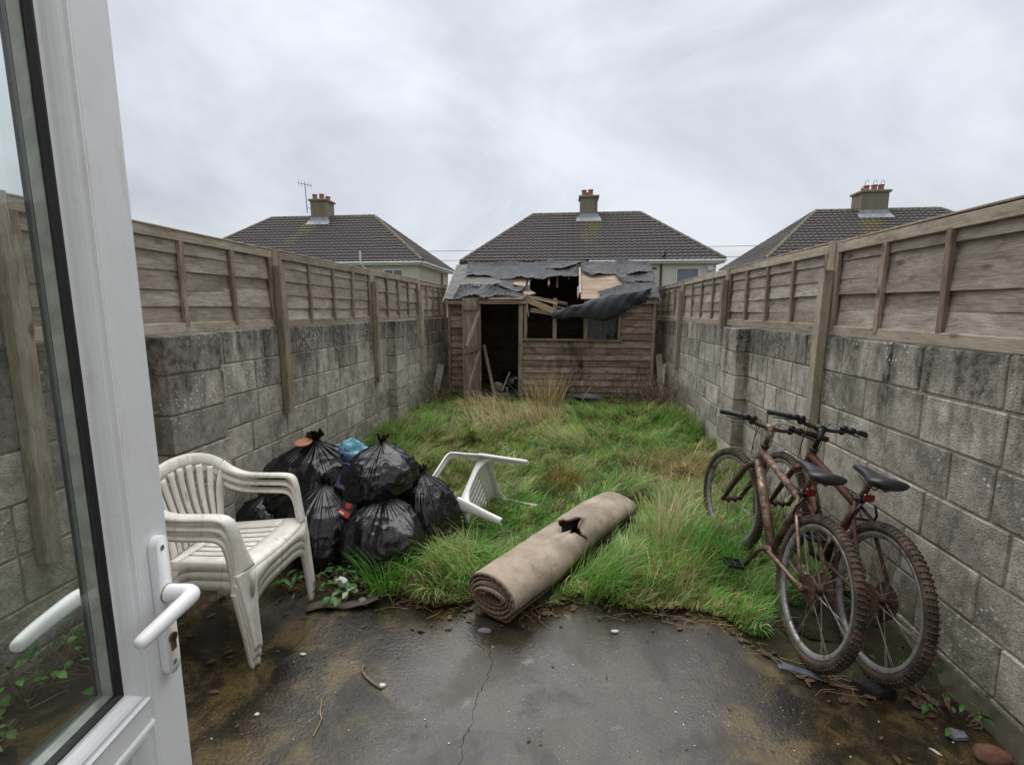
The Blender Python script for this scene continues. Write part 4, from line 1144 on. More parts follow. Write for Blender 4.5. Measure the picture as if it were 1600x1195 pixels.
def make_chair(m, label, group):
    c = thing('plastic_armchair', label, 'chair', group=group)
    def part(name, V, F, th=0.0042):
        o = mk(name, V, F, m, c, True, True)
        md = o.modifiers.new('thickness', 'SOLIDIFY'); md.thickness = th; md.offset = -1
        return o
    half = lambda s: [  # from front foot up, along the arm, round the back to the middle
        ((s * .262, .262, 0.0), (s * .25, .95, .1), .042), ((s * .262, .250, .14), (s * .25, .95, .1), .058), ((s * .260, .238, .28), (s * .25, .95, .1), .082), ((s * .258, .228, .375), (s * .25, .95, .12), .104)]
    arm = lambda s: [((s * .258, .228, .375), (s * .3, .95, .12), .100), ((s * .266, .214, .47), (s * .3, .95, .15), .066), ((s * .272, .200, .56), (s * .25, .9, .3), .056), ((s * .276, .178, .612), (s * .15, .6, .8), .056), ((s * .279, .130, .630), (s * .1, .1, 1), .056),
                     ((s * .282, .02, .628), (s * .1, .02, 1), .055), ((s * .280, -.08, .630), (s * .1, .1, 1), .054), ((s * .268, -.150, .652), (-s * .05, .45, .85), .054), ((s * .240, -.200, .694), (-s * .25, .8, .45), .056)]
    for s in (1, -1):
        part('leg', *sweep(half(s), 5, legsec))
        V, F = sweep(arm(s), 6, chan(.016)); part('armrest', V, F)
        part('leg', *sweep([((s * .225, -.262, 0.0), (s * .5, -.8, .1), .042), ((s * .222, -.235, .15), (s * .5, -.8, .1), .056), ((s * .220, -.208, .30), (s * .5, -.8, .1), .078), ((s * .218, -.198, .375), (s * .5, -.8, .1), .09)], 5, chan(.02)))
    top = [((.240, -.200, .694), (-.25, .8, .45), .056), ((.190, -.232, .735), (-.15, .9, .35), .056), ((.105, -.252, .763), (-.08, .95, .3), .056), ((0, -.258, .772), (0, .95, .3), .056),
           ((-.105, -.252, .763), (.08, .95, .3), .056), ((-.190, -.232, .735), (.15, .9, .35), .056), ((-.240, -.200, .694), (.25, .8, .45), .056)]
    back = part('backrest', *sweep(top, 6, chan(.014)))
    # fan of slats
    nsl = 9
    for k in range(nsl):
        u = -1 + 2 * k / (nsl - 1)
        edge = abs(u) > .9
        xb = u * .165; xt = u * .238
        zt = .745 - .085 * abs(u) ** 2.3; yt = -.247 + .052 * abs(u) ** 2.2
        yb_ = -.188 + .012 * u * u
        w0 = .030 if not edge else .046; w1 = .040 if not edge else .050
        ctrl = [((xb, yb_, .372), (-.1 * u, .98, .2), w0), ((xb + (xt - xb) * .12, yb_ - .004, .45), (-.1 * u, .97, .2), w0), ((xb + (xt - xb) * .5, (yb_ + yt) / 2 - .006, .58), (-.12 * u, .96, .25), (w0 + w1) / 2), ((xt, yt, zt), (-.15 * u, .94, .3), w1)]
        V, F = sweep(ctrl, 5, lambda w: [(-w / 2, -.004), (-w / 2 + .004, 0), (0, .001), (w / 2 - .004, 0), (w / 2, -.004)])
        o = mk('slat', V, F, m, back, True, True); md = o.modifiers.new('thickness', 'SOLIDIFY'); md.thickness = .004; md.offset = -1
    # seat: strips with open slots between, solid front and rear
    def sz(x, y):
        e = max(0.0, y - .185) / .055
        return .383 + .012 * y / .2 - .014 * (1 - (x / .23) ** 2) * (1 - max(-1, min(1, y / .24)) ** 2) - .030 * e ** 2
    V = []; F = []
    def hx(y): return .205 + .040 * (y + .19) / .43
    def strip(ua, ub, ya, yb, nx, ny):
        o = len(V)
        for j in range(ny + 1):
            y = ya + (yb - ya) * j / ny; h = hx(y)
            for i in range(nx + 1):
                x = h * (ua + (ub - ua) * i / nx); yy = y + (0.020 * (1 - (x / h) ** 2) if y > .15 else 0)
                V.append((x, yy, sz(x, y)))
        for j in range(ny):
            for i in range(nx):
                a = o + j * (nx + 1) + i; F.append((a, a + 1, a + nx + 2, a + nx + 1))
    strip(-1, 1, .135, .24, 24, 6); strip(-1, 1, -.195, -.135, 24, 2)
    edges = [-1.0, -.66, -.44, -.22, 0, .22, .44, .66, 1.0]
    for a, b in zip(edges[:-1], edges[1:]):
        strip(a + (0 if a == -1 else .022), b - (0 if b == 1 else .022), -.135, .135, 3, 8)
    # skirt with arches between the legs
    def skirt(path, depth):
        o = len(V); n = len(path)
        for i, (x, y, z) in enumerate(path):
            t = i / (n - 1); d = depth(t); V.append((x, y, z)); V.append((x * 1.01, y * 1.01, z - d))
        for i in range(n - 1): F.append((o + 2 * i, o + 2 * i + 1, o + 2 * i + 3, o + 2 * i + 2))
    arch = lambda t: .042 + .085 * (abs(2 * t - 1)) ** 3.5
    ft = []; sl_ = []; sr = []; bk = []
    for i in range(17):
        t = i / 16; x = -.245 + .49 * t; ft.append((x, .24 + .02 * (1 - (x / .245) ** 2), sz(x, .24)))
        y = -.195 + .435 * t; sl_.append((-hx(y), y, sz(-hx(y), y))); sr.append((hx(y), .24 - .435 * t, sz(hx(.24 - .435 * t), .24 - .435 * t)))
        x2 = .205 - .41 * t; bk.append((x2, -.195, sz(x2, -.195)))
    sr = [(hx(y), y, z) for (_, y, z) in sr]
    for p in (ft[::-1], sl_, sr, bk): skirt(p, arch)
    part('seat', V, F)
    return c
chair0 = make_chair(M['chair'], 'bottom chair of the stack of three dirty white plastic armchairs', 'white plastic armchairs')
chair0.matrix_basis = Matrix.Translation((-1.632, 2.105, 0.004)) @ Matrix.Rotation(-pi / 2 + 0.02, 4, 'Z')
for k, lb in ((1, 'middle chair of the stack of three dirty white plastic armchairs'), (2, 'top chair of the stack of three dirty white plastic armchairs')):
    c = copy_tree(chair0); c['label'] = lb
    c.matrix_basis = Matrix.Translation((-1.632 + .004 * k, 2.105 + .002 * k, 0.004 + .042 * k)) @ Matrix.Rotation(-pi / 2 + 0.02 + .008 * k, 4, 'Z')
fc = make_chair(M['chair2'], 'white plastic armchair lying on its side in the grass', 'white plastic armchairs')
fa, fr_ = radians(20), radians(30)
f0 = Vector((sin(fa), cos(fa), 0)); u0 = Vector((-cos(fa), sin(fa), 0)); r0_ = Vector((0, 0, 1))
rv = r0_ * cos(fr_) - f0 * sin(fr_); fv = f0 * cos(fr_) + r0_ * sin(fr_)
fc.matrix_basis = Matrix.Translation((-0.30, 3.33, 0.150)) @ Matrix((rv, fv, u0)).transposed().to_4x4() @ Matrix.Rotation(radians(3), 4, 'Y')

# ------------------------------------------------------------------ rubbish bags
def bag(name, label, base, r, h, seed, lean=(0, 0), squash=0.0, neck=1.0, m=None, fold=1.0, tail=1.0):
    rr = np.random.default_rng(seed)
    nu, nv = 220, 120
    prof = np.array([(0.0, 0.0), (.50, 0.0), (.80, .035), (.95, .14), (1.0, .28), (.995, .42), (.93, .57), (.80, .70), (.60, .81), (.36, .895), (.17, .95), (.085, .985), (.075, 1.01), (.12, 1.035), (.14 * tail, 1.04 + .02 * tail), (.17 * tail, 1.04 + .05 * tail)])
    d = np.concatenate([[0], np.cumsum(np.hypot(*np.diff(prof, axis=0).T))]); d /= d[-1]
    tt = np.linspace(0, 1, nv + 1)
    # smooth the profile
    from numpy import interp
    fine = np.linspace(0, 1, 800); pr = interp(fine, d, prof[:, 0]); pz = interp(fine, d, prof[:, 1])
    ker = np.hanning(31); ker /= ker.sum()
    prs = np.convolve(np.pad(pr, 15, 'edge'), ker, 'valid'); pzs = np.convolve(np.pad(pz, 15, 'edge'), ker, 'valid')
    prs = interp(tt, fine, prs); pzs = interp(tt, fine, pzs); prs[0] = 0.001
    th = np.linspace(0, 2 * pi, nu, endpoint=False)
    Tm, Rm = np.meshgrid(th, prs); _, Zm = np.meshgrid(th, pzs)
    # pleats gathered at the knot: sharp ridges of uneven spacing
    warp = Tm + 0.25 * np.sin(2 * Tm + rr.uniform(0, 6)) + 0.15 * np.sin(3 * Tm + rr.uniform(0, 6)) + 0.25 * (1 - Zm) * np.sin(2 * Tm + rr.uniform(0, 6))
    pl = 0
    for k, a in ((7, .8), (12, .7), (19, .5), (29, .3)):
        s_ = np.sin(warp * k / 2 * 2 / 2 + rr.uniform(0, 6)) if k % 2 == 0 else np.sin(np.round(k) * warp + rr.uniform(0, 6))
        pl = pl + a * (1 - 2 * np.abs(s_) ** 0.8)
    env = np.clip((Zm - .30) / .55, 0, 1) ** 1.4
    Rm2 = Rm * (1 + fold * env * (0.050 + .15 * np.clip((Zm - .72) / .28, 0, 1)) * pl)
    X = np.cos(Tm) * Rm2; Y = np.sin(Tm) * Rm2
    P = np.stack([X, Y, Zm], -1)
    # lumps of the contents and stretched creases in the film
    body = np.clip(1 - (Zm - .85) / .15, 0, 1) * np.clip(Zm / .12, 0, 1)
    lum = 0.19 * vnoise(P * 1.8 + seed, seed) + 0.07 * (1 - 2 * np.abs(vnoise(P * 2.6 + seed, seed + 1)))
    q = P * np.array([1.7, 1.7, 6.5]) + 0.9 * np.stack([vnoise(P * 3, seed + 2), vnoise(P * 3 + 9, seed + 3), vnoise(P * 3 + 21, seed + 4)], -1)
    cre = 1 - np.abs(vnoise(q + 3.1 * seed, seed + 5)) * 2.2
    q2 = P * np.array([6, 6, 9.0]) + 0.8 * np.stack([vnoise(P * 6, seed + 7), vnoise(P * 6 + 9, seed + 8), vnoise(P * 6 + 21, seed + 9)], -1)
    cre2 = 1 - np.abs(vnoise(q2 + 1.7 * seed, seed + 6)) * 2.4
    rad = 1 + body * (lum + 0.048 * np.clip(cre, 0, 1) ** 2.5 + 0.012 * np.clip(cre2, 0, 1) ** 2.5)
    X *= rad; Y *= rad
    # knot tail flops and ruffles
    tl = np.clip((Zm - 1.02) / .1, 0, 1)
    Zm = Zm + tl * .05 * np.sin(5 * Tm + rr.uniform(0, 6)) + tl * .03 * np.sin(9 * Tm)
    X = X * (1 + tl * .5 * np.sin(3 * Tm + rr.uniform(0, 6)))
    Z = Zm * h
    sh = (Zm ** 1.6)
    X = X * r[0] + base[0] + lean[0] * sh; Y = Y * r[1] + base[1] + lean[1] * sh
    Z = Z + base[2] - squash * h * 0.12 * (np.sin(Tm * 1.0 + seed) * Rm)
    V = np.stack([X, Y, Z], -1).reshape(-1, 3)
    I = np.arange(len(V)).reshape(nv + 1, nu); J = np.roll(I, -1, axis=1)
    Q = np.stack([I[:-1], J[:-1], J[1:], I[1:]], -1).reshape(-1, 4)
    V = V - np.array(base)
    o = bpy.data.objects.new(name, fastmesh(name, V, Q, True)); o.data.materials.append(m or M['bag'])
    o.location = base; COL.objects.link(o)
    return tag(o, label, 'rubbish bag', 'black rubbish bags')
bag('rubbish_bag', 'wide black rubbish bag leaning on the wall at the top of the heap', (-1.83, 3.18, .16), (.33, .30), .545, 3, (.10, -.05), 0.6)
bag('rubbish_bag', 'round black rubbish bag on top of the heap, its knot standing up', (-1.20, 2.98, .36), (.235, .23), .395, 5, (.02, -.01))
bag('rubbish_bag', 'black rubbish bag at the right end of the heap, next to the fallen chair', (-0.90, 3.12, .02), (.20, .20), .48, 8, (-.06, .0))
bag('rubbish_bag', 'black rubbish bag at the front beside the chair stack', (-1.52, 2.80, .0), (.245, .23), .49, 11, (-.02, .05))
bag('rubbish_bag', 'black rubbish bag at the front middle of the heap', (-1.10, 2.78, .0), (.265, .23), .46, 14, (-.03, .04))
bag('rubbish_bag', 'small black rubbish bag against the wall behind the chair stack', (-2.06, 2.98, .0), (.20, .18), .36, 17, (.05, .0))
bag('rubbish_bag', 'black rubbish bag mostly hidden under the middle of the heap', (-1.42, 3.22, .0), (.30, .25), .44, 19, (.0, .0), tail=.4)

# other rubbish wedged between the bags
bb = flat('blue_polythene', (0.035, 0.10, 0.20), 0.35, nscale=9, var=0.5, bump=0.3, dist=0.01); lb_ = flat('light_blue_polythene', (0.16, 0.40, 0.52), 0.35, nscale=9, var=0.3, bump=0.3, dist=0.01)
pk = flat('purple_plastic', (0.085, 0.05, 0.13), 0.3); rd = flat('red_card', (0.55, 0.05, 0.04), 0.4, var=0.15); wh = flat('white_card', (0.7, 0.66, 0.68), 0.5, var=0.1); tc = flat('terracotta_plastic', (0.36, 0.15, 0.085), 0.5)
pn_ = flat('pink_plastic', (0.62, 0.30, 0.30), 0.4)
o = lump('blue_carrier_bag', (-1.545, 3.22, .42), (.09, .08, .16), bb, 31, amp=.45, nu=40, nv=24); tag(o, 'crumpled dark blue carrier bag between the two upper bags', 'carrier bag')
o = lump('light_blue_carrier_bag', (-1.57, 3.40, .49), (.16, .10, .12), lb_, 32, amp=.5, nu=40, nv=24); tag(o, 'crumpled light blue carrier bag behind the upper bags', 'carrier bag')
o = lump('pink_wrapper', (-1.46, 3.24, .53), (.03, .03, .045), pn_, 33, amp=.5); tag(o, 'small pink wrapper poking from the light blue bag', 'wrapper')
pb = thing('plastic_bucket', 'purple plastic tub tipped between the rubbish bags', 'bucket', mat=Matrix.Translation((-1.405, 2.84, .44)) @ Matrix.Rotation(radians(-50), 4, 'X') @ Matrix.Rotation(radians(20), 4, 'Y'))
prf = [(.07, 0), (.10, .15), (.103, .15), (.106, .143), (.112, .143), (.112, .155), (.099, .157), (.095, .15), (.065, .006), (0.001, .005)]
V = []; F = []
for k in range(28):
    a = 2 * pi * k / 28
    for (r_, z) in prf: V.append((r_ * cos(a), r_ * sin(a), z))
n_ = len(prf)
for k in range(28):
    for j in range(n_ - 1): F.append((k * n_ + j, ((k + 1) % 28) * n_ + j, ((k + 1) % 28) * n_ + j + 1, k * n_ + j + 1))
mk('tub', V, F, pk, pb, True, True); B().tube([(-.112, 0, .15), (-.10, .06, .19), (0, .1, .21), (.1, .06, .19), (.112, 0, .15)], .003, 6).mk('handle', M['blackp'], pb, True)
bx_ = thing('food_packet', 'crushed red, white and black packet between the front bags', 'packet', mat=Matrix.Translation((-1.335, 2.78, .385)) @ Matrix.Scale(.85, 4) @ Matrix.Rotation(.5, 4, 'Y') @ Matrix.Rotation(-.5, 4, 'X'))
B().box((-.055, -.025, -.09), (.055, .025, .07), .006).mk('box', M['blackp'], bx_, True)
B().tube([(0, -.0255, .0), (0, -.0275, .0)], .024, 20).mk('red_disc', rd, bx_, True)
B().box((-.045, -.0275, -.085), (.045, -.0255, -.045)).mk('red_band', rd, bx_, True)
B().box((-.035, -.029, -.075), (.005, -.0278, -.060)).mk('white_patch', wh, bx_, True); B().box((-.05, -.0275, .04), (.05, -.0255, .052)).mk('white_stripe', wh, bx_, True)
ld = thing('plant_pot_lid', 'round terracotta-coloured plastic lid on the top bag by the wall', 'lid', mat=Matrix.Translation((-1.775, 3.06, .70)) @ Matrix.Rotation(.25, 4, 'X'))
B().tube([(0, 0, -.008), (0, 0, .0), (0, 0, .006)], [.050, .054, .052], 28).mk('disc', tc, ld, True); B().tube([(0.055 * cos(a * pi / 12), .055 * sin(a * pi / 12), .004) for a in range(24)], .004, 6, closed=True).mk('edge', tc, ld, True)

# ------------------------------------------------------------------ rolled carpet
ca = Vector((-0.355, 2.315, 0.0)); cb = Vector((0.42, 3.60, 0.04)); cdv = cb - ca; CL = cdv.length; cd = cdv.normalized(); cs = Vector((cd.y, -cd.x, 0)).normalized(); cu = cs.cross(cd)
if cu.z < 0: cu = -cu
CMX = Matrix(((cd.x, cs.x, cu.x, ca.x), (cd.y, cs.y, cu.y, ca.y), (cd.z, cs.z, cu.z, ca.z), (0, 0, 0, 1)))
carpet = thing('carpet_roll', 'rolled-up beige carpet with a torn hole, lying from patio into grass', 'carpet', mat=CMX)
RX, RZ_ = 0.176, 0.130
def spiral(s, rofs, x):
    """s in turns from the outside in"""
    a = -2 * pi * s - 0.9
    flat_ = 1.0 - 0.55 * max(0.0, (x / CL - .5)) 
    cz = RZ_ * flat_ + .002
    ins = .0225 * s + (.006 if s > .06 else .0)
    ex, ez = RX - ins * 1.02 + rofs, (RZ_ - ins) * flat_ + rofs
    px, pz = ex * cos(a), ez * sin(a)
    if pz < -RZ_ * .86 * flat_: pz = -RZ_ * .86 * flat_ + (pz + RZ_ * .86 * flat_) * .35
    wob = 1 + .026 * sin(3 * a + x * 5) + .016 * sin(7 * x + 2 * a) + .010 * sin(17 * x - 3 * a) + .006 * sin(41 * x + 5 * a)
    return (px * wob + .012 * sin(4 * x), pz * wob + cz * .985)
def tear_c(aa):
    return 0.50 * CL + .035 * sin(5.2 * aa + .8) + .016 * sin(13 * aa) + .007 * sin(37 * aa) + .045 * max(0.0, 1 - abs(aa - .25) / .16)
nS, nX, iA = 420, 150, 75; turns = 4.55
def tear_col(i, aa, s):
    """x of column i: columns iA and iA+1 are the two lips of the rip"""
    c, w = .5 * CL, .003
    if s < 1.02 and abs(aa) < 1.3:
        bell = (1 - (aa / 1.3) ** 2) ** 1.5
        c += (tear_c(aa) - .5 * CL) * bell; w += bell * (.004 + .085 * math.exp(-((aa - .15) / .60) ** 2) + .008 * sin(17 * aa) * math.exp(-(aa / .6) ** 2))
    return (i / iA) * (c - w) if i <= iA else c + (i - iA - 1) / (nX - iA - 1) * (CL - c)
V = []; AA = []
for i in range(nX + 1):
    for j in range(nS + 1):
        s = turns * j / nS
        px, pz = spiral(s, 0, CL * i / nX)
        a = math.atan2(px, pz - RZ_); aa = a - 0.25          # 0 at the top
        x = tear_col(i, aa, s)
        px, pz = spiral(s, 0, x)
        xx = x + ((.012 * sin(5 * s) - .014 * s * .3) if i == 0 else 0)
        dh = 0.0
        if s < 1.02 and abs(aa) < 1.3:
            bell = max(0.0, 1 - (aa / 1.3) ** 2); gape = math.exp(-((aa - .05) / .45) ** 2)
            if i <= iA: dh = -(.008 + .045 * gape) * math.exp((x - tear_col(iA, aa, s)) / .10) * bell
            else: dh = (.004 + .024 * gape + .008 * sin(9 * aa)) * math.exp(-(x - tear_col(iA + 1, aa, s)) / .05) * bell
        V.append((xx, px + dh * sin(a), pz + dh * cos(a))); AA.append((aa, s, x))
F = []
for i in range(nX):
    for j in range(nS):
        aa, s, x = AA[i * (nS + 1) + j]
        if s < 1.02 and i == iA and abs(aa) < 1.25: continue
        if s >= 1.02 and abs(x - .47 * CL) < .30 and abs(aa) < .95: continue
        q = i * (nS + 1) + j; F.append((q + nS + 1, q + nS + 2, q + 1, q))
o = mk('carpet_sheet', V, F, M['carpet'], carpet, True, True)
o.data.materials.append(M['carpet_pile'])
md = o.modifiers.new('thickness', 'SOLIDIFY'); md.thickness = 0.013; md.offset = 0.0; md.material_offset = 1; md.material_offset_rim = 1; md.use_quality_normals = True
# binding cord along the cut end
V = []
pts = [(-.002 + .012 * sin(5 * turns * j / 200) - .014 * turns * j / 200 * .3, *spiral(turns * j / 200, 0.0, 0)) for j in range(201)]
pts2 = []
for k, p in enumerate(pts): pts2.append((p[0] - .003 * (k % 2), p[1], p[2]))
mk('cut_edge', *tubevf(pts2, [.0062 + .0026 * (k % 2) for k in range(201)], 6), M['carpet_pile'], carpet, True)

# ------------------------------------------------------------------ bicycles
WR = 0.335
def tyre_vf(R, r, seed):
    b = B()
    n, k = 72, 12
    V = []; F = []
    for i in range(n):
        a = 2 * pi * i / n
        for j in range(k):
            t = 2 * pi * j / k
            rr = R + r * cos(t); V.append((rr * cos(a), r * 1.02 * sin(t), rr * sin(a)))
    for i in range(n):
        for j in range(k):
            F.append((i * k + j, ((i + 1) % n) * k + j, ((i + 1) % n) * k + (j + 1) % k, i * k + (j + 1) % k))
    b.add(V, F)
    # tread knobs: centre pairs and shoulder blocks
    nk = 84
    for i in range(nk):
        a0 = 2 * pi * i / nk
        for (t, w, l) in ((0.0, .0062, .0085), (.40, .0050, .0075), (-.40, .0050, .0075), (.88, .0045, .009), (-.88, .0045, .009)):
            a = a0 + (pi / nk if abs(t) == .33 else 0) + (.5 * pi / nk if t < 0 else 0)
            er = Vector((cos(a), 0, sin(a))); et = Vector((-sin(a), 0, cos(a))); ey = Vector((0, 1, 0))
            nn = er * cos(t) + ey * sin(t); sd_ = -er * sin(t) + ey * cos(t)
            c = er * R + nn * (r + .001)
            vs_ = []
            for h, sc in ((-.003, 1), (.0042, .85)):
                for (p, q) in ((-1, -1), (1, -1), (1, 1), (-1, 1)):
                    vs_.append(c + sd_ * (p * w * sc) + et * (q * l * .5 * sc) + nn * h)
            b.add(vs_, [(4, 5, 6, 7), (0, 1, 5, 4), (1, 2, 6, 5), (2, 3, 7, 6), (3, 0, 4, 7)])
    return b
tyre_mesh = None; rim_mesh = None; spoke_mesh = None; hub_mesh = None
def wheel(parent, centre, rot, ref=None, disc=0.0, m_hub=None):
    """centre/rot in bike space; returns the wheel part (its mesh is the hub)"""
    global tyre_mesh, rim_mesh, spoke_mesh, hub_mesh
    if tyre_mesh is None:
        b = tyre_vf(WR - .0235, .0230, 1); tyre_mesh = mesh('tyre', b.V, b.F, True); tyre_mesh.materials.append(M['tyre'])
        prof = [(.283, -.013), (.291, -.015), (.293, -.012), (.287, -.010), (.283, 0), (.287, .010), (.293, .012), (.291, .015), (.283, .013), (.270, .009), (.266, 0), (.270, -.009)]
        V = []; F = []; n = 64; k = len(prof)
        for i in range(n):
            a = 2 * pi * i / n
            for (r, y) in prof: V.append((r * cos(a), y, r * sin(a)))
        for i in range(n):
            for j in range(k): F.append((i * k + j, i * k + (j + 1) % k, ((i + 1) % n) * k + (j + 1) % k, ((i + 1) % n) * k + j))
        rim_mesh = mesh('rim', V, F, True); rim_mesh.materials.append(M['rim'])
        b = B().tube([(0.0, .024, 0.022), (0.06, .002, .269)], .0014, 5); spoke_mesh = mesh('spoke', b.V, b.F); spoke_mesh.materials.append(M['spoke'])
        b = B().tube([(0, -.06, 0), (0, -.056, 0), (0, -.03, 0), (0, -.028, 0), (0, -.022, 0), (0, -.02, 0), (0, .02, 0), (0, .022, 0), (0, .028, 0), (0, .03, 0), (0, .056, 0), (0, .06, 0)], [.008, .010, .010, .024, .024, .014, .014, .024, .024, .010, .010, .008], 14)
        hub_mesh = mesh('wheel', b.V, b.F, True); hub_mesh.materials.append(M['rust'])
    w = bpy.data.objects.new('wheel', hub_mesh); w.matrix_basis = Matrix.Translation(centre) @ rot; put(w, parent, True)
    for me in (tyre_mesh, rim_mesh): put(bpy.data.objects.new(me.name, me), w, True)
    ns = 32
    for i in range(ns):
        sgn = 1 if i % 2 else -1; lean = 1 if (i // 2) % 2 else -1
        o = bpy.data.objects.new('spoke', spoke_mesh)
        o.matrix_basis = Matrix.Rotation(2 * pi * i / ns, 4, 'Y') @ Matrix.Diagonal((lean, sgn, 1, 1)); put(o, w, True)
    if disc:
        b = B().tube([(0, -.034, 0), (0, -.036, 0), (0, -.040, 0), (0, -.042, 0), (0, -.046, 0), (0, -.048, 0)], [disc, disc, disc * .82, disc * .82, disc * .6, disc * .6], 30)
        for i in range(30):
            a = 2 * pi * i / 30; b.box((disc * .98 * cos(a) - .004, -.036, disc * .98 * sin(a) - .004), (disc * .98 * cos(a) + .004, -.034, disc * .98 * sin(a) + .004))
        put(b.mk('sprocket', M['rust'], None), None) if False else None
        me = mesh('sprocket', b.V, b.F); me.materials.append(M['rust']); put(bpy.data.objects.new('sprocket', me), w, True)
        b = B().tube([(0, .034, 0), (0, .036, 0)], [disc * .8, disc * .8], 30)
        me = mesh('spoke_guard', b.V, b.F); me.materials.append(M['rust']); put(bpy.data.objects.new('spoke_guard', me), w, True)
    if ref:
        a = ref; b = B().box((-.012, -.008, -.03), (.012, .008, .03), .004)
        me = mesh('reflector', b.V, b.F); me.materials.append(M['orange']); o = bpy.data.objects.new('reflector', me)
        o.matrix_basis = Matrix.Rotation(a, 4, 'Y') @ Matrix.Translation((0, .006, .20)) @ Matrix.Rotation(.4, 4, 'X'); put(o, w, True)
    return w

def bicycle(label, MX, steer, mf, mdark, crank_a, bar_m, ref=None, stem_h=0.0, twist=0.0):
    bk = thing('bicycle', label, 'bicycle', mat=MX, group='old mountain bicycles')
    bbk = Vector((.435, 0, .292)); st_ = Vector((.285, 0, .68)); ht = Vector((.800, 0, .775)); hb_ = Vector((.845, 0, .655)); rh = Vector((0, 0, WR)); fh = Vector((1.045, 0, WR))
    def part(name, b, m, par=bk, smooth=True): return b.mk(name, m, par, True, smooth)
    fr = B()
    fr.tube([ht + (hb_ - ht) * -.05, hb_], .0225, 12)
    fr.tube([ht + (hb_ - ht) * .25, st_ + Vector((.01, 0, -.03))], [.0215, .0200], 12)
    fr.tube([hb_ + (ht - hb_) * .25, bbk], [.0265, .0255], 12)
    fr.tube([st_ + (st_ - bbk) * .06, bbk], .0195, 12)
    fr.tube([bbk + Vector((0, .036, 0)), bbk - Vector((0, .036, 0))], .023, 14)
    for s in (1, -1):
        fr.tube([bbk + Vector((-.02, s * .028, 0)), Vector((.30, s * .036, .302)), Vector((.10, s * .060, .325)), rh + Vector((0, s * .066, 0))], [.011, .011, .009, .008], 8)
        fr.tube([st_ + Vector((0, s * .016, -.03)), Vector((.24, s * .040, .62)), Vector((.12, s * .052, .48)), rh + Vector((0, s * .066, 0))], [.009, .009, .0085, .008], 8)
        fr.tube([rh + Vector((.02, s * .066, .01)), rh + Vector((-.016, s * .066, -.008))], .014, 8)
    fr.tube([(.255, .042, .60), (.255, -.042, .60)], .007, 6)
    part('frame', fr, mf)
    part('headset', B().tube([ht + (ht - hb_) * .02, ht + (ht - hb_) * .10, ht + (ht - hb_) * .18], [.024, .024, .018], 14), M['blackp'])
    # rear wheel, crankset
    wheel(bk, rh, Matrix.Identity(4), disc=0.078)
    ck_ = part('crankset', B().tube([bbk + Vector((0, .062, 0)), bbk - Vector((0, .062, 0))], .012, 10), M['rust'])
    ring = B()
    for y, R in ((-.050, .085), (-.056, .068)):
        pts = [bbk + Vector((R * cos(2 * pi * i / 36), y, R * sin(2 * pi * i / 36))) for i in range(36)]; ring.tube(pts, .0035, 6, closed=True)
    for i in range(5):
        a = 2 * pi * i / 5; ring.tube([bbk + Vector((0, -.052, 0)), bbk + Vector((.085 * cos(a), -.050, .085 * sin(a)))], .006, 6)
    part('chainring', ring, M['rust'], ck_)
    for s in (1, -1):
        a = crank_a + (pi if s < 0 else 0); e = bbk + Vector((.170 * cos(a), s * .085, .170 * sin(a)))
        part('crank_arm', B().tube([bbk + Vector((0, s * .066, 0)), bbk + Vector((.05 * cos(a), s * .074, .05 * sin(a))), e], [.013, .011, .011], 8), M['rust'], ck_)
        p = B().tube([e, e + Vector((0, s * .10, 0))], .007, 8)
        c = e + Vector((0, s * .062, 0))
        for xx in (-.042, .042): p.box(c + Vector((xx - .005, -.045, -.010)), c + Vector((xx + .005, .045, .010)), .002)
        for yy in (-.045, .0, .045): p.box(c + Vector((-.038, yy - .005, -.009)), c + Vector((.038, yy + .005, .009)), .002)
        part('pedal', p, M['blackp'], ck_, False)
    # chain: upper and lower run round the rear sprocket
    ch = [(.435 + .085 * cos(t), -.05, .292 + .085 * sin(t)) for t in np.linspace(-pi / 2, pi / 2, 12)] + [(.2, -.05, .37)] + [(.05 * cos(t), -.044, WR + .05 * sin(t)) for t in np.linspace(pi / 2, 3 * pi / 2, 10)] + [(.02, -.046, .25), (.05, -.046, .20), (.09, -.046, .215)]
    part('chain', B().tube(ch, .0042, 6, closed=True), M['rust'])
    part('derailleur', B().tube([(.0, -.07, .31), (.01, -.062, .26), (.045, -.05, .20)], [.012, .014, .012], 8).tube([(.045, -.058, .20), (.045, -.040, .20)], .022, 10), M['rust'])
    # seat
    sp_ = st_ + (st_ - bbk).normalized() * .115
    part('seat_post', B().tube([st_, sp_], .0135, 10), M['rust'])
    part('seat_clamp', B().tube([st_ + (st_ - bbk).normalized() * .0, st_ + (st_ - bbk).normalized() * .028], .023, 12).tube([st_ + Vector((-.02, -.03, .01)), st_ + Vector((-.03, .045, .02))], .005, 6), M['blackp'])
    sd0 = sp_ + Vector((-.02, 0, .035)); V = []; F = []; nr = 16
    rows = [(.155, .012, .006, .000), (.150, .018, .016, .004), (.12, .022, .024, .008), (.06, .030, .030, .008), (.0, .044, .034, .004), (-.05, .066, .036, .004), (-.09, .080, .036, .010), (-.12, .078, .034, .016), (-.135, .066, .026, .016), (-.142, .045, .010, .012)]
    for (x, hw, hh, zo) in rows:
        for k in range(nr):
            a = 2 * pi * k / nr; y = hw * cos(a); z = hh * sin(a)
            if z > 0: z *= .65 * (1 - .25 * cos(a * 2) * 0)
            V.append(sd0 + Vector((x, y, z + zo)))
    for i in range(len(rows) - 1):
        for k in range(nr): F.append((i * nr + k, i * nr + (k + 1) % nr, (i + 1) * nr + (k + 1) % nr, (i + 1) * nr + k))
    F.append(tuple(reversed(range(nr)))); F.append(tuple((len(rows) - 1) * nr + k for k in range(nr)))
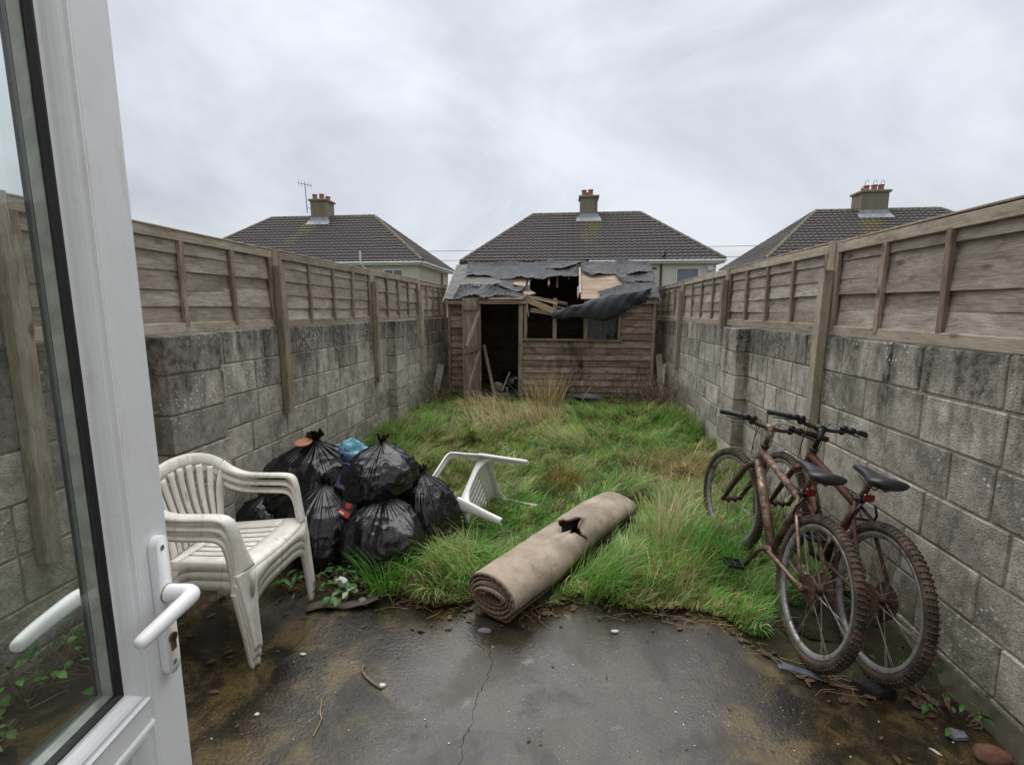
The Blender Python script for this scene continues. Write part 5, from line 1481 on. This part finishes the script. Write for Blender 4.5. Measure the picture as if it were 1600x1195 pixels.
    sad = part('saddle', B().add(V, F), M['saddle'])
    part('saddle_rail', B().tube([sd0 + Vector((.09, .018, -.02)), sd0 + Vector((.02, .022, -.04)), sd0 + Vector((-.06, .022, -.04)), sd0 + Vector((-.1, .03, -.01))], .0035, 6).tube([sd0 + Vector((.09, -.018, -.02)), sd0 + Vector((.02, -.022, -.04)), sd0 + Vector((-.06, -.022, -.04)), sd0 + Vector((-.1, -.03, -.01))], .0035, 6), M['rust'], sad)
    rb = B().box(st_ + Vector((-.070, -.024, .024)), st_ + Vector((-.052, .024, .058)), .005); part('rear_reflector', rb, M['red'], smooth=False)
    part('reflector_bracket', B().tube([st_ + Vector((-.0, .0, .05)), st_ + Vector((-.055, 0, .045))], .006, 6), M['blackp'])
    # brakes
    for (c, s_) in ((Vector((.235, 0, .66)), 1),):
        for s in (1, -1): part('brake_arm', B().tube([c + Vector((.0, s * .05, -.07)), c + Vector((-.015, s * .052, -.02)), c + Vector((-.02, s * .03, .03))], .006, 6), M['blackp'])
    part('brake_cable', B().tube(catmull([st_ + Vector((.05, .012, .01)), st_ + Vector((-.03, .03, .03)), st_ + Vector((-.07, .03, -.03)), st_ + Vector((-.06, .0, -.07))], 5), .0025, 5), M['blackp'])
    # steering group turns about the head tube
    ax = (ht - hb_).normalized()
    SR = Matrix.Translation(hb_) @ Matrix.Rotation(steer, 4, ax) @ Matrix.Translation(-hb_)
    fk = B(); cr = hb_ - ax * .012
    fk.tube([cr + Vector((0, .058, -.004)), cr + Vector((0, .03, .012)), cr + Vector((0, -.03, .012)), cr + Vector((0, -.058, -.004))], [.016, .018, .018, .016], 10)
    for s in (1, -1):
        fk.tube([cr + Vector((0, s * .058, .0)), cr + Vector((.01, s * .060, -.02)), cr.lerp(fh, .45) + Vector((.004, s * .060, 0)), fh + Vector((0, s * .060, 0))], [.015, .0165, .0165, .0125], 10)
        fk.tube([fh + Vector((0, s * .052, 0)), fh + Vector((0, s * .070, 0))], .013, 8)
    part('fork', fk.xf(SR), mdark)
    wheel(bk, SR @ fh, Matrix.Rotation(steer, 4, ax), ref)
    SR = Matrix.Translation(hb_) @ Matrix.Rotation(steer + twist, 4, ax) @ Matrix.Translation(-hb_)   # bars knocked askew
    stt = ht + ax * (.105 + stem_h); bc = stt + Vector((.055, 0, .020))
    part('stem', B().tube([ht + ax * .02, stt + ax * .01], .0150, 12).tube([stt, bc], [.017, .0165], 12).tube([bc + Vector((0, -.024, 0)), bc + Vector((0, .024, 0))], .020, 12).xf(SR), bar_m[0])
    hbp = [bc + Vector((-.045, -.295, .030)), bc + Vector((-.020, -.17, .032)), bc + Vector((.0, -.07, .004)), bc, bc + Vector((.0, .07, .004)), bc + Vector((-.020, .17, .032)), bc + Vector((-.045, .295, .030))]
    hc = [Vector(q) for q in catmull(hbp, 5)]
    bar = part('handlebar', B().tube(hc, .0118, 10).xf(SR), bar_m[1])
    for s in (1, -1):
        e0 = hbp[-1] if s > 0 else hbp[0]; e1 = hbp[-2] if s > 0 else hbp[1]
        dv = (e1 - e0).normalized()
        g = B().tube([e0 - dv * .004, e0, e0 + dv * .112, e0 + dv * .116], [.013, .0165, .0158, .019], 12)
        part('grip', g.xf(SR), M['blackp'], bar)
        k = e0 + dv * .150
        lv = B().tube([k + Vector((0, 0, 0)) - dv * .018, k + dv * .018], .0175, 10)
        lv.tube([k, k + Vector((.030, 0, -.018)), k + Vector((.052, 0, -.028)) - dv * .03, k + Vector((.060, 0, -.034)) - dv * .105], [.011, .009, .0055, .005], 8)
        lv.tube([k + dv * .022 + Vector((0, 0, 0)), k + dv * .055], .0185, 10); lv.tube([k + dv * .04 + Vector((-.005, 0, -.012)), k + dv * .04 + Vector((.01, 0, -.03))], .016, 8)
        part('brake_lever', lv.xf(SR), M['blackp'], bar)
        for q in range(2):
            c0 = k + Vector((.035, 0, -.012)) + dv * (.03 + .03 * q)
            cpts = catmull([c0, c0 + dv * .05 + Vector((.05, 0, .01 - .02 * q)), bc + Vector((.085 - .02 * q, s * .05, -.07 - .03 * q)), hb_ + Vector((.055, s * .035, .03 + .04 * q)), hb_.lerp(ht, .5) + Vector((.0, s * .028, -.02)), st_.lerp(ht, .8) + Vector((0, s * .024, -.03))], 6)
            cp = [SR @ Vector(c) if i < len(cpts) - 8 else Vector(c) for i, c in enumerate(cpts)]
            part('brake_cable', B().tube(cp, .0024, 5), M['blackp'], bar)
    return bk

def bike_matrix(x, y, z, yaw, lean, pitch=0.0):
    return Matrix.Translation((x, y, z)) @ Matrix.Rotation(pi / 2 + radians(yaw), 4, 'Z') @ Matrix.Rotation(radians(-pitch), 4, 'Y') @ Matrix.Rotation(radians(lean), 4, 'X')
bicycle('muddy rusty bronze mountain bike, the one nearer the grass', bike_matrix(1.115, 2.21, -.002, 1.0, 8.0, 1.0), radians(13), M['bike'], M['rust'], radians(-62), (M['bike'], M['rust']), ref=2.75, twist=radians(-27))
bicycle('muddy rusty red mountain bike, the one against the block wall', bike_matrix(1.355, 2.16, -.002, -1.0, 7.0, 1.0), radians(4), M['bike2'], M['bike2'], radians(60), (M['blackp'], M['blackp']), stem_h=0.02, twist=radians(-17))

# ------------------------------------------------------------------ grass
AX0, AX1 = np.array([ca.x, ca.y]), np.array([cb.x, cb.y])
BAGS = [(-1.83, 3.18, .25), (-0.90, 3.12, .17), (-1.52, 2.80, .20), (-1.10, 2.78, .21), (-2.06, 2.98, .15), (-1.42, 3.22, .25), (-1.2, 2.98, .2)]
def blocked(x, y):
    d = AX1 - AX0; L2 = d @ d
    t = np.clip(((x - AX0[0]) * d[0] + (y - AX0[1]) * d[1]) / L2, 0, 1)
    b = np.hypot(x - AX0[0] - t * d[0], y - AX0[1] - t * d[1]) < 0.165
    for (bx, by, br) in BAGS: b |= np.hypot(x - bx, y - by) < br
    b |= (x < XL + .02) | (x > XR - .02) | (y > 8.33) | (y < patio_edge(x) + .02)
    b |= (x < -1.25) & (y < 2.72)
    b |= (x > 1.0) & (y < 2.52)
    return b
def inside(x, y, pad=-.01):
    """inside the carpet roll or a bag: no blade may run through them"""
    d = AX1 - AX0; t = np.clip(((x - AX0[0]) * d[0] + (y - AX0[1]) * d[1]) / (d @ d), 0, 1)
    b = np.hypot(x - AX0[0] - t * d[0], y - AX0[1] - t * d[1]) < 0.165 + pad
    for (bx, by, br) in BAGS: b |= np.hypot(x - bx, y - by) < br + pad
    return b
def fld(x, y, s, seed): return vnoise(np.stack([x * s, y * s, np.zeros_like(x)], -1), seed)

def blades(name, x, y, length, lean, direc, width, col, nseg=4, droop=1.0):
    n = len(x); z = lawn_z(x, y)
    t = np.linspace(0, 1, nseg + 1)[None, :]
    Lc = length[:, None]; le = lean[:, None]
    # arc: angle from vertical grows along the blade
    ang0 = le * 0.35; ang = ang0 + (le * 1.25 * droop) * t ** 1.3
    dt = 1.0 / nseg
    dxs = np.sin(ang) * Lc * dt; dzs = np.cos(ang) * Lc * dt
    hx = np.concatenate([np.zeros((n, 1)), np.cumsum(dxs[:, :-1], 1)], 1); hz = np.concatenate([np.zeros((n, 1)), np.cumsum(dzs[:, :-1], 1)], 1)
    cx = x[:, None] + np.cos(direc)[:, None] * hx; cy = y[:, None] + np.sin(direc)[:, None] * hx
    cz = z[:, None] + hz - .01
    cz = np.maximum(cz, z[:, None] + .006 + .02 * t)
    w = width[:, None] * (1 - t ** 2.2 * .92) * .5
    tw = direc + pi / 2 + RNG.uniform(-.9, .9, n)
    wx = np.cos(tw)[:, None] * w; wy = np.sin(tw)[:, None] * w
    A = np.stack([cx - wx, cy - wy, cz], -1); Bv = np.stack([cx + wx, cy + wy, cz], -1)
    V = np.stack([A, Bv], 2).reshape(n, -1, 3)
    m_ = (nseg + 1) * 2
    q = np.array([[2 * i, 2 * i + 1, 2 * i + 3, 2 * i + 2] for i in range(nseg)])
    Q = (np.arange(n) * m_)[:, None, None] + q[None]
    me = fastmesh(name, V.reshape(-1, 3), Q.reshape(-1, 4), True)
    at = me.color_attributes.new('col', 'FLOAT_COLOR', 'POINT')
    cc = np.concatenate([col, np.ones((n, 1))], 1)
    at.data.foreach_set('color', np.repeat(cc, m_, 0).astype(np.float32).ravel())
    return me

GREEN = np.array([[.160, .370, .048], [.105, .290, .042], [.220, .410, .075], [.080, .225, .040], [.32, .42, .11], [.135, .370, .075]])
STRAW = np.array([[.52, .42, .21], [.40, .30, .14], [.62, .54, .33], [.27, .16, .06]])
def grass_layer(nclump, per, spread, lmin, lmax, seed, straw_bias=0.0, yr=(2.3, 8.35), lean=(.35, 1.15), wid=(.0035, .0075)):
    r = np.random.default_rng(seed)
    cx = r.uniform(XL, XR, nclump); cy = yr[0] + (yr[1] - yr[0]) * r.uniform(0, 1, nclump) ** 1.25
    k = ~blocked(cx, cy); cx, cy = cx[k], cy[k]; m_ = len(cx)
    big = fld(cx, cy, .9, 41); det = fld(cx, cy, 2.6, 42)
    cd_ = 2.6 * fld(cx, cy, .55, 43) + 1.2 * fld(cx, cy, 1.7, 44) - 1.2 + r.normal(0, .75, m_)     # combed direction
    cl = lean[0] + (lean[1] - lean[0]) * np.clip(.5 + .6 * fld(cx, cy, 1.3, 45) + r.normal(0, .2, m_), 0, 1.2)
    cL = lmin + (lmax - lmin) * np.clip(.5 + .5 * det + r.normal(0, .2, m_), 0, 1.2)
    pst = np.clip(.11 + straw_bias + .38 * np.clip(big - .05, 0, 1) + .25 * np.clip(det - .2, 0, 1), 0, .9)
    pst += .45 * np.exp(-(((cx + 1.1) / .6) ** 2 + ((cy - 7.0) / .8) ** 2)) + .5 * np.exp(-(((cx + .25) / .35) ** 2 + ((cy - 6.6) / .9) ** 2)) + .5 * np.exp(-(((cx - 1.05) / .5) ** 2 + ((cy - 4.4) / .45) ** 2)) + .45 * np.exp(-((cy - patio_edge(cx)) / .12) ** 2) + .28 * np.clip(fld(cx, cy, 1.9, 77) - .25, 0, 1)
    gi_ = r.integers(0, 6, m_); si = r.integers(0, 4, m_)
    n = m_ * per; I = np.repeat(np.arange(m_), per)
    rad = spread * np.sqrt(r.uniform(0, 1, n)); an = r.uniform(0, 2 * pi, n)
    x = cx[I] + rad * np.cos(an); y = cy[I] + rad * np.sin(an)
    direc = cd_[I] + r.normal(0, .45, n); le = np.clip(cl[I] + r.normal(0, .22, n), .05, 1.5)
    Ln = cL[I] * r.uniform(.55, 1.15, n)
    isS = r.uniform(0, 1, n) < pst[I]
    g = GREEN[np.where(r.uniform(0, 1, n) < .6, gi_[I], r.integers(0, 6, n))]; s_ = STRAW[np.where(r.uniform(0, 1, n) < .5, si[I], r.integers(0, 4, n))]
    c = np.where(isS[:, None], s_, g) * r.uniform(.75, 1.25, n)[:, None] * np.clip(r.normal(1, .22, m_), .5, 1.6)[I][:, None]
    w = r.uniform(*wid, n) * (1 + .10 * np.clip(y - 3, 0, 6))
    Ln *= 1 - .55 * np.exp(-(((x + .33) / .42) ** 2 + ((y - 3.2) / .32) ** 2))      # pressed down round the fallen chair
    Ln *= 1 - .45 * np.exp(-((y - patio_edge(x)) / .12) ** 2)
    Ln *= 1 - .35 * np.clip(fld(x, y, 1.6, 78) + .1, 0, 1)
    Ln *= 1 - .5 * np.clip((y - 6.6) / 1.2, 0, 1)
    Ln *= 1 - .5 * np.exp(-(((x - .98) / .16) ** 2 + ((y - 2.62) / .22) ** 2))
    kk = ~blocked(x, y)
    for f_ in (.35, .65, .9): kk &= ~inside(x + np.cos(direc) * Ln * f_, y + np.sin(direc) * Ln * f_)
    return x[kk], y[kk], Ln[kk], le[kk], direc[kk], w[kk], c[kk]
def grass_obj(layers, name, label):
    A = [np.concatenate(q) for q in zip(*layers)]
    me = blades(name, *A); me.materials.append(M['grass'])
    o = bpy.data.objects.new(name, me); COL.objects.link(o)
    return tag(o, label, 'grass', kind='stuff')
L1 = grass_layer(6500, 18, .05, .06, .15, 1, lean=(.4, 1.45))
L2 = grass_layer(2300, 26, .035, .18, .42, 2, lean=(.95, 1.7), wid=(.003, .0065))
L3 = grass_layer(2600, 14, .06, .06, .14, 3, yr=(2.3, 4.8), lean=(.2, 1.2))
L5 = grass_layer(1500, 20, .05, .10, .26, 5, yr=(2.35, 3.6), lean=(.5, 1.5), wid=(.004, .009))
L6 = grass_layer(550, 16, .07, .18, .42, 6, straw_bias=.9, lean=(1.2, 1.6), wid=(.002, .004))
grass_obj([L1, L2, L3, L5, L6], 'grass', 'long unkempt green and straw-coloured grass covering the garden')
# tall dry tuft before the shed
def tuft(cx, cy, n, spread, lmin, lmax, leanm, seed, name, label, cat, cols, wid=(.003, .006), dirc=None):
    r = np.random.default_rng(seed)
    x = cx + r.normal(0, spread, n); y = cy + r.normal(0, spread, n)
    d = np.arctan2(y - cy, x - cx) + r.normal(0, .5, n) if dirc is None else dirc + r.normal(0, .6, n)
    c = np.array(cols)[r.integers(0, len(cols), n)] * r.uniform(.7, 1.25, n)[:, None]
    ln = r.uniform(lmin, lmax, n); k = ~inside(x, y)
    for f_ in (.35, .65, .9): k &= ~inside(x + np.cos(d) * ln * f_, y + np.sin(d) * ln * f_)
    le = np.clip(r.normal(leanm, .25, n), .02, 1.5); ww = r.uniform(*wid, n)
    me = blades(name, x[k], y[k], ln[k], le[k], d[k], ww[k], c[k], 5)
    me.materials.append(M['grass']); o = bpy.data.objects.new(name, me); COL.objects.link(o)
    return tag(o, label, cat)
tuft(-.26, 7.15, 240, .14, .30, .85, .38, 61, 'dry_grass_tuft', 'tall straw-coloured grass tuft standing before the shed', 'grass tuft', STRAW, (.005, .009))
tuft(-.38, 6.25, 260, .12, .30, .55, .8, 62, 'dry_grass_tuft', 'straw-coloured grass tuft bent over in mid lawn', 'grass tuft', STRAW[:3], (.004, .008), 3.6)
tuft(-1.15, 7.0, 420, .20, .25, .5, 1.15, 63, 'dry_grass_tuft', 'flattened dead grass mound near the shed door', 'grass tuft', STRAW, (.004, .008), 2.8)
tuft(-.02, 4.05, 300, .09, .16, .34, .7, 64, 'dry_grass_tuft', 'rust-brown grass tuft beyond the fallen chair', 'grass tuft', [[.20, .09, .02], [.28, .16, .04], [.16, .13, .03]], (.003, .006))
tuft(.62, 2.72, 260, .08, .22, .42, .55, 65, 'grass_tuft', 'tall green and straw grass tuft on the patio edge right of the carpet', 'grass tuft', np.concatenate([GREEN[[0, 2, 4]], STRAW[:1]]), (.003, .006))
tuft(-1.0, 2.50, 260, .06, .15, .30, .75, 66, 'grass_tuft', 'lush dark green grass tuft in front of the middle bag', 'grass tuft', GREEN[[1, 3, 0]], (.004, .007))
tuft(.22, 2.58, 260, .09, .2, .36, .85, 67, 'grass_tuft', 'green grass tuft flopping beside the carpet roll', 'grass tuft', GREEN, (.003, .006), -.4)
tuft(1.05, 4.35, 500, .28, .22, .45, 1.25, 68, 'dry_grass_tuft', 'flattened yellow grass swath behind the bicycles', 'grass tuft', STRAW[[0, 2, 0, 1]], (.003, .006), 2.6)
tuft(.66, 3.12, 200, .07, .25, .5, .6, 71, 'dry_grass_tuft', 'pale straw tuft standing in grass right of the carpet middle', 'grass tuft', STRAW[[0, 2, 2]], (.003, .006))
tuft(-.85, 6.1, 420, .22, .28, .55, 1.3, 72, 'dry_grass_tuft', 'pale flattened straw patch before the left wall pier', 'grass tuft', STRAW[[0, 2, 1]], (.004, .007), 2.4)
tuft(.15, 5.3, 300, .16, .28, .5, 1.2, 73, 'dry_grass_tuft', 'combed yellowish grass patch in mid lawn behind the carpet end', 'grass tuft', np.concatenate([STRAW[[0, 2]], GREEN[[4, 2]]]), (.004, .007), 2.9)
tuft(-.62, 2.62, 240, .08, .2, .4, 1.2, 74, 'grass_tuft', 'yellow-green grass tuft between middle bag and carpet', 'grass tuft', np.concatenate([GREEN[[4, 2, 0]], STRAW[:1]]), (.003, .007), 2.7)
tuft(.95, 2.95, 260, .09, .22, .42, .9, 75, 'grass_tuft', 'long green grass tuft beside the bronze bicycle pedals', 'grass tuft', GREEN[[0, 1, 5]], (.004, .007), 3.6)
# dead stalks by the shed corners
def stalks(label, cx, cy, n, sx, sy, h, seed, name='dead_stalks'):
    r = random.Random(seed); t = thing(name, label, 'plant', (cx, cy, .1))
    for k in range(n):
        x, y = cx + r.gauss(0, sx), cy + r.gauss(0, sy); z0 = float(lawn_z(x, y)) - .02
        pts = [Vector((x, y, z0))]; d = Vector((r.gauss(0, .35), r.gauss(-.05, .35), 1)).normalized(); hh = h * r.uniform(.5, 1.1)
        for q in range(5):
            d = (d + Vector((r.gauss(0, .16), r.gauss(0, .16), -.05 * q))).normalized(); pts.append(pts[-1] + d * hh / 5)
        b = B().tube(pts, [.008, .0075, .007, .006, .005, .003], 5)
        for q in (2, 3, 4):
            if r.random() < .7:
                e = pts[q] + Vector((r.gauss(0, .1), r.gauss(0, .1), r.uniform(0, .1))); b.tube([pts[q], e], [.003, .0015], 4)
        b.mk('stalk', M['stalk'], t)
    return t
M['stalk'] = flat('dead_stem', (0.19, 0.13, 0.085), 0.8, var=.5)
stalks('tangle of brown dead stems in the corner between shed and right wall', 1.44, 7.55, 80, .13, .42, .62, 1)
stalks('few thin dead stems against the shed front', .75, 8.12, 14, .38, .06, .55, 2)
stalks('thin dead stems in the corner left of the shed', -2.08, 7.85, 30, .09, .25, .5, 3)

# ------------------------------------------------------------------ broad-leaved weeds
def leaf_vf(p, d, ln, w, droop, nrm_tw=0.0, cup=.35):
    """cupped leaf, 5 cross rows"""
    d = Vector(d).normalized(); side = d.cross(Vector((0, 0, 1)))
    if side.length < .1: side = Vector((1, 0, 0))
    side.normalize(); up = side.cross(d)
    side = side * cos(nrm_tw) + up * sin(nrm_tw)
    V = []; F = []; sh = (.08, .72, 1.0, .78, .04)
    pos = Vector(p); dirn = d.copy()
    for i in range(5):
        hw = w * .5 * sh[i]
        V += [pos - side * hw + up * hw * cup, pos, pos + side * hw + up * hw * cup]
        dirn = (dirn + Vector((0, 0, -droop))).normalized(); pos = pos + dirn * ln / 4
    for i in range(4):
        a = i * 3; F += [(a, a + 1, a + 4, a + 3), (a + 1, a + 2, a + 5, a + 4)]
    return V, F
def weed(name, label, base, nleaf, hmin, hmax, ln, w, seed, cols, spread=.10, cat='weed'):
    r = random.Random(seed); t = thing(name, label, cat, base)
    stem = B(); lv = B(); lc = []
    for k in range(nleaf):
        x, y = base[0] + r.gauss(0, spread), base[1] + r.gauss(0, spread)
        h = r.uniform(hmin, hmax); a = r.uniform(0, 2 * pi)
        tip = Vector((x + .5 * h * cos(a), y + .5 * h * sin(a), base[2] + h))
        stem.tube([(base[0] + (x - base[0]) * .5, base[1] + (y - base[1]) * .5, base[2] - .01), ((x + tip.x) / 2, (y + tip.y) / 2, base[2] + h * .65), tip], [.0025, .002, .0012], 4)
        s = r.uniform(.6, 1.2)
        V, F = leaf_vf(tip, (cos(a), sin(a), r.uniform(-.1, .5)), ln * s, w * s, r.uniform(.08, .3), r.uniform(-.4, .4))
        c = r.choice(cols); f = r.uniform(.7, 1.25)
        me = mesh('leaf', V, F, True); me.materials.append(M['weed'])
        at = me.color_attributes.new('col', 'FLOAT_COLOR', 'POINT')
        for d_ in at.data: d_.color = (c[0] * f, c[1] * f, c[2] * f, 1)
        put(bpy.data.objects.new('leaf', me), t)
    stem.mk('stems', M['stalk'], t)
    return t
WG = [(.055, .16, .035), (.085, .20, .045), (.04, .11, .03), (.10, .22, .06)]
weed('leafy_weed', 'broad-leaved green weed at the foot of the front bags', (-1.26, 2.52, .0), 46, .03, .11, .05, .034, 1, WG, .085)
weed('leafy_weed', 'pale variegated weed on the patio edge by the brown strap', (-1.20, 2.42, .0), 18, .02, .06, .055, .036, 2, [(.20, .30, .14), (.35, .42, .28), (.10, .22, .06)], .05)
weed('leafy_weed', 'straggling weed under the chair stack front legs', (-1.48, 2.52, .0), 26, .03, .10, .10, .022, 3, WG[:3], .08)
weed('leafy_weed', 'dense leafy weed at the wall foot seen through the door glass', (-2.10, 1.86, .0), 110, .05, .26, .05, .036, 4, WG, .13)
weed('leafy_weed', 'small bright weed at the wall foot seen low in the door glass', (-2.20, 1.56, .0), 26, .04, .14, .045, .03, 5, [(.12, .30, .06), (.09, .24, .05)], .05)
weed('leafy_weed', 'green weed growing at the foot of the right wall before the bicycles', (1.58, 1.90, .0), 18, .02, .06, .05, .020, 6, WG[:3], .05)
weed('leafy_weed', 'low weed at the base of the red bicycle wheel', (1.53, 2.12, .0), 14, .02, .05, .04, .02, 7, WG[:3], .05)
weed('leafy_weed', 'pale leaved weed in the bottom corner of the door glass', (-2.12, 1.32, .0), 22, .02, .09, .05, .028, 8, [(.2, .26, .13), (.12, .2, .07)], .06)

# ------------------------------------------------------------------ litter on the patio
rl = random.Random(99)
def dead_leaf(x, y, s, seed, m=None, z=.006):
    r = random.Random(seed); a = r.uniform(0, 6.28)
    V, F = leaf_vf((x, y, z + .002), (cos(a), sin(a), .12), s, s * r.uniform(.4, .7), r.uniform(.03, .1), r.uniform(-.25, .25), .12)
    V = [(v[0], v[1], max(v[2], z)) for v in V]
    return V, F
lit = B()
for k in range(170):
    x = rl.uniform(-1.7, 1.55); y = 2.44 - abs(rl.gauss(0, .10)) + (.12 if rl.random() < .4 else 0)
    lit.add(*dead_leaf(x, float(patio_edge(x)) - abs(rl.gauss(0, .07)) + .03, rl.uniform(.015, .05), k))
for k in range(60):
    x = rl.uniform(-1.8, 1.5); y = rl.uniform(1.3, 2.35); lit.add(*dead_leaf(x, y, rl.uniform(.008, .022), 500 + k))
for k in range(60):
    x = rl.choice((rl.uniform(-2.2, -1.4), rl.uniform(1.2, 1.65))); y = rl.uniform(1.2, 2.6); lit.add(*dead_leaf(x, y, rl.uniform(.015, .05), 800 + k))
tag(lit.mk('leaf_litter', M['leafdead']), 'small wet dead leaves strewn along the patio edge', 'leaves', kind='stuff')
chips = B()
for k in range(80):
    x = rl.uniform(-1.5, 1.5); y = rl.uniform(1.25, 2.3)
    if k > 40: x = rl.gauss(.55, .4); y = rl.uniform(1.3, 1.9)
    s = rl.uniform(.001, .0032); a = rl.uniform(0, 3)
    V, F = boxvf((-s, -s * rl.uniform(.4, 1), 0), (s, s * .7, s * .6)); R_ = Matrix.Translation((x, y, .001)) @ Matrix.Rotation(a, 4, 'Z')
    chips.add([R_ @ Vector(v) for v in V], F)
tag(chips.mk('stone_chips', M['stone']), 'tiny pale stone chips speckling the wet patio', 'chips', kind='stuff')
straw = B()
for k in range(130):
    x = rl.uniform(-1.2, 1.3); y = float(patio_edge(x)) - abs(rl.gauss(0, .06)) + .05; a = rl.uniform(0, 6.28); ln = rl.uniform(.05, .22)
    straw.tube([(x, y, .008), (x + cos(a) * ln * .5, y + sin(a) * ln * .5 * .6, .014), (x + cos(a + .3) * ln, y + sin(a + .3) * ln * .6, .006)], [.0014, .0012, .0008], 4)
M['straw'] = flat('dead_straw', (0.34, 0.24, 0.11), 0.8, var=.4)
tag(straw.mk('straw_litter', M['straw']), 'loose dead grass straws along the patio edge', 'straw', kind='stuff')

def shard(name, label, cat, x, y, pts, m, h=.006, rot=0.0, z=.003):
    n = len(pts); V = [(p[0], p[1], 0) for p in pts] + [(p[0] * .9, p[1] * .9, h * (1 + .5 * sin(3 * i))) for i, p in enumerate(pts)]
    F = [tuple(reversed(range(n))), tuple(range(n, 2 * n))] + [(i, (i + 1) % n, n + (i + 1) % n, n + i) for i in range(n)]
    o = mk(name, V, F, m); o.location = (x, y, z); o.rotation_euler = (0, 0, rot); return tag(o, label, cat)
shard('shell_fragment', 'white shell fragment beside the thin dark twig on the patio', 'shell', -.757, 1.800, [(-.014, -.006), (0, -.011), (.014, -.004), (.012, .007), (-.004, .011), (-.014, .005)], M['stone'], .007)
shard('shell_fragment', 'white fragment on the patio beside the chair leg', 'shell', -1.20, 1.945, [(-.016, -.004), (.006, -.008), (.018, .002), (.004, .006), (-.01, .007)], M['stone'], .005)
shard('shell_fragment', 'white fragment lying in front of the chair stack near the door', 'shell', -1.20, 1.60, [(-.010, -.006), (.006, -.006), (.011, .004), (-.004, .007)], M['stone'], .005)
shard('shell_fragment', 'white shell at the grass edge right of the carpet', 'shell', .27, 2.27, [(-.022, -.006), (.0, -.012), (.022, -.004), (.018, .006), (-.014, .008)], M['stone'], .007)
shard('glass_disc', 'pale oval disc lying under the carpet end', 'disc', -.38, 2.205, [(.036 * cos(i * pi / 8), .022 * sin(i * pi / 8)) for i in range(16)], M['felt2'], .004)
shard('plastic_shard', 'slate-grey plastic shard under the bronze bicycle wheel', 'shard', 1.065, 2.085, [(-.085, .03), (-.05, .045), (.03, .01), (.085, -.035), (.06, -.045), (-.03, -.015), (-.08, .01)], flat('slate_plastic', (.075, .085, .11), .35), .008)
shard('plastic_shard', 'black plastic scrap under the red bicycle wheel', 'shard', 1.32, 2.00, [(-.08, .02), (-.02, .045), (.05, .02), (.08, -.03), (.0, -.045), (-.06, -.02)], M['blackp'], .03)
shard('foil_scrap', 'grey foil scrap by the right wall foot', 'scrap', 1.50, 1.80, [(-.04, .0), (-.01, .025), (.04, .012), (.03, -.02), (-.02, -.025)], flat('foil', (.16, .17, .20), .35), .012)
shard('shell_fragment', 'pale fragment on the patio near the right wall', 'shell', 1.37, 1.715, [(-.02, .004), (-.005, .008), (.02, -.004), (.008, -.008)], M['stone'], .004, -.6)
tag(lump('broken_brick', (1.545, 1.70, .022), (.055, .04, .032), flat('old_brick', (.16, .075, .05), .9, nscale=60), 51, amp=.2), 'lump of red-brown brick in the corner by the right wall', 'brick')
twc = catmull([(-.885, 1.905, .006), (-.875, 1.865, .010), (-.83, 1.825, .008), (-.775, 1.792, .006), (-.755, 1.785, .005)], 5)
tag(B().tube([q for q in twc], [.006, .0065, .005, .005, .005] + [.0045] * (len(twc) - 6) + [.002], 6).mk('twig', M['stalk']), 'thin dark curved twig lying on the wet patio', 'twig')
tag(B().tube(catmull([(-.98, 1.70, .006), (-.95, 1.63, .008), (-.93, 1.60, .01), (-.925, 1.53, .005)], 4), .0022, 5).mk('dry_straw', M['straw']), 'pale grass stem lying alone on the patio left of the crack', 'grass stem')
# brown strap of cloth by the edge
SV = []; SF = []
for i in range(22):
    t = i / 21; x = -1.36 + .36 * t; y = 2.27 + .10 * t + .012 * sin(7 * t); z = .012 + .010 * abs(sin(6 * t)) + (.02 * max(0, t - .85) / .15)
    tw = .35 * sin(4.2 * t + .5)
    for s_ in (-1, 0, 1): SV.append((x - s_ * .010, y + s_ * .030 * cos(tw), z + s_ * .012 * sin(tw) + (.003 if s_ == 0 else 0)))
for i in range(21):
    for j in (0, 1): a = i * 3 + j; SF.append((a, a + 1, a + 4, a + 3))
o = mk('cloth_strap', SV, SF, flat('wet_brown_cloth', (.085, .062, .05), .7, nscale=50, var=.4), smooth=True); md = o.modifiers.new('thickness', 'SOLIDIFY'); md.thickness = .004
tag(o, 'flat brown cloth strap lying at the patio edge below the bags', 'strap')
tag(lump('crumpled_tissue', (-1.245, 2.44, .075), (.03, .026, .026), M['stone'], 77, amp=.6), 'crumpled white tissue caught in the pale weed', 'tissue')
tag(lump('mud_heap', (1.34, 2.62, .01), (.22, .30, .06), M['soil'], 78, amp=.5), 'dark muddy heap of soil beneath the bicycles', 'soil')
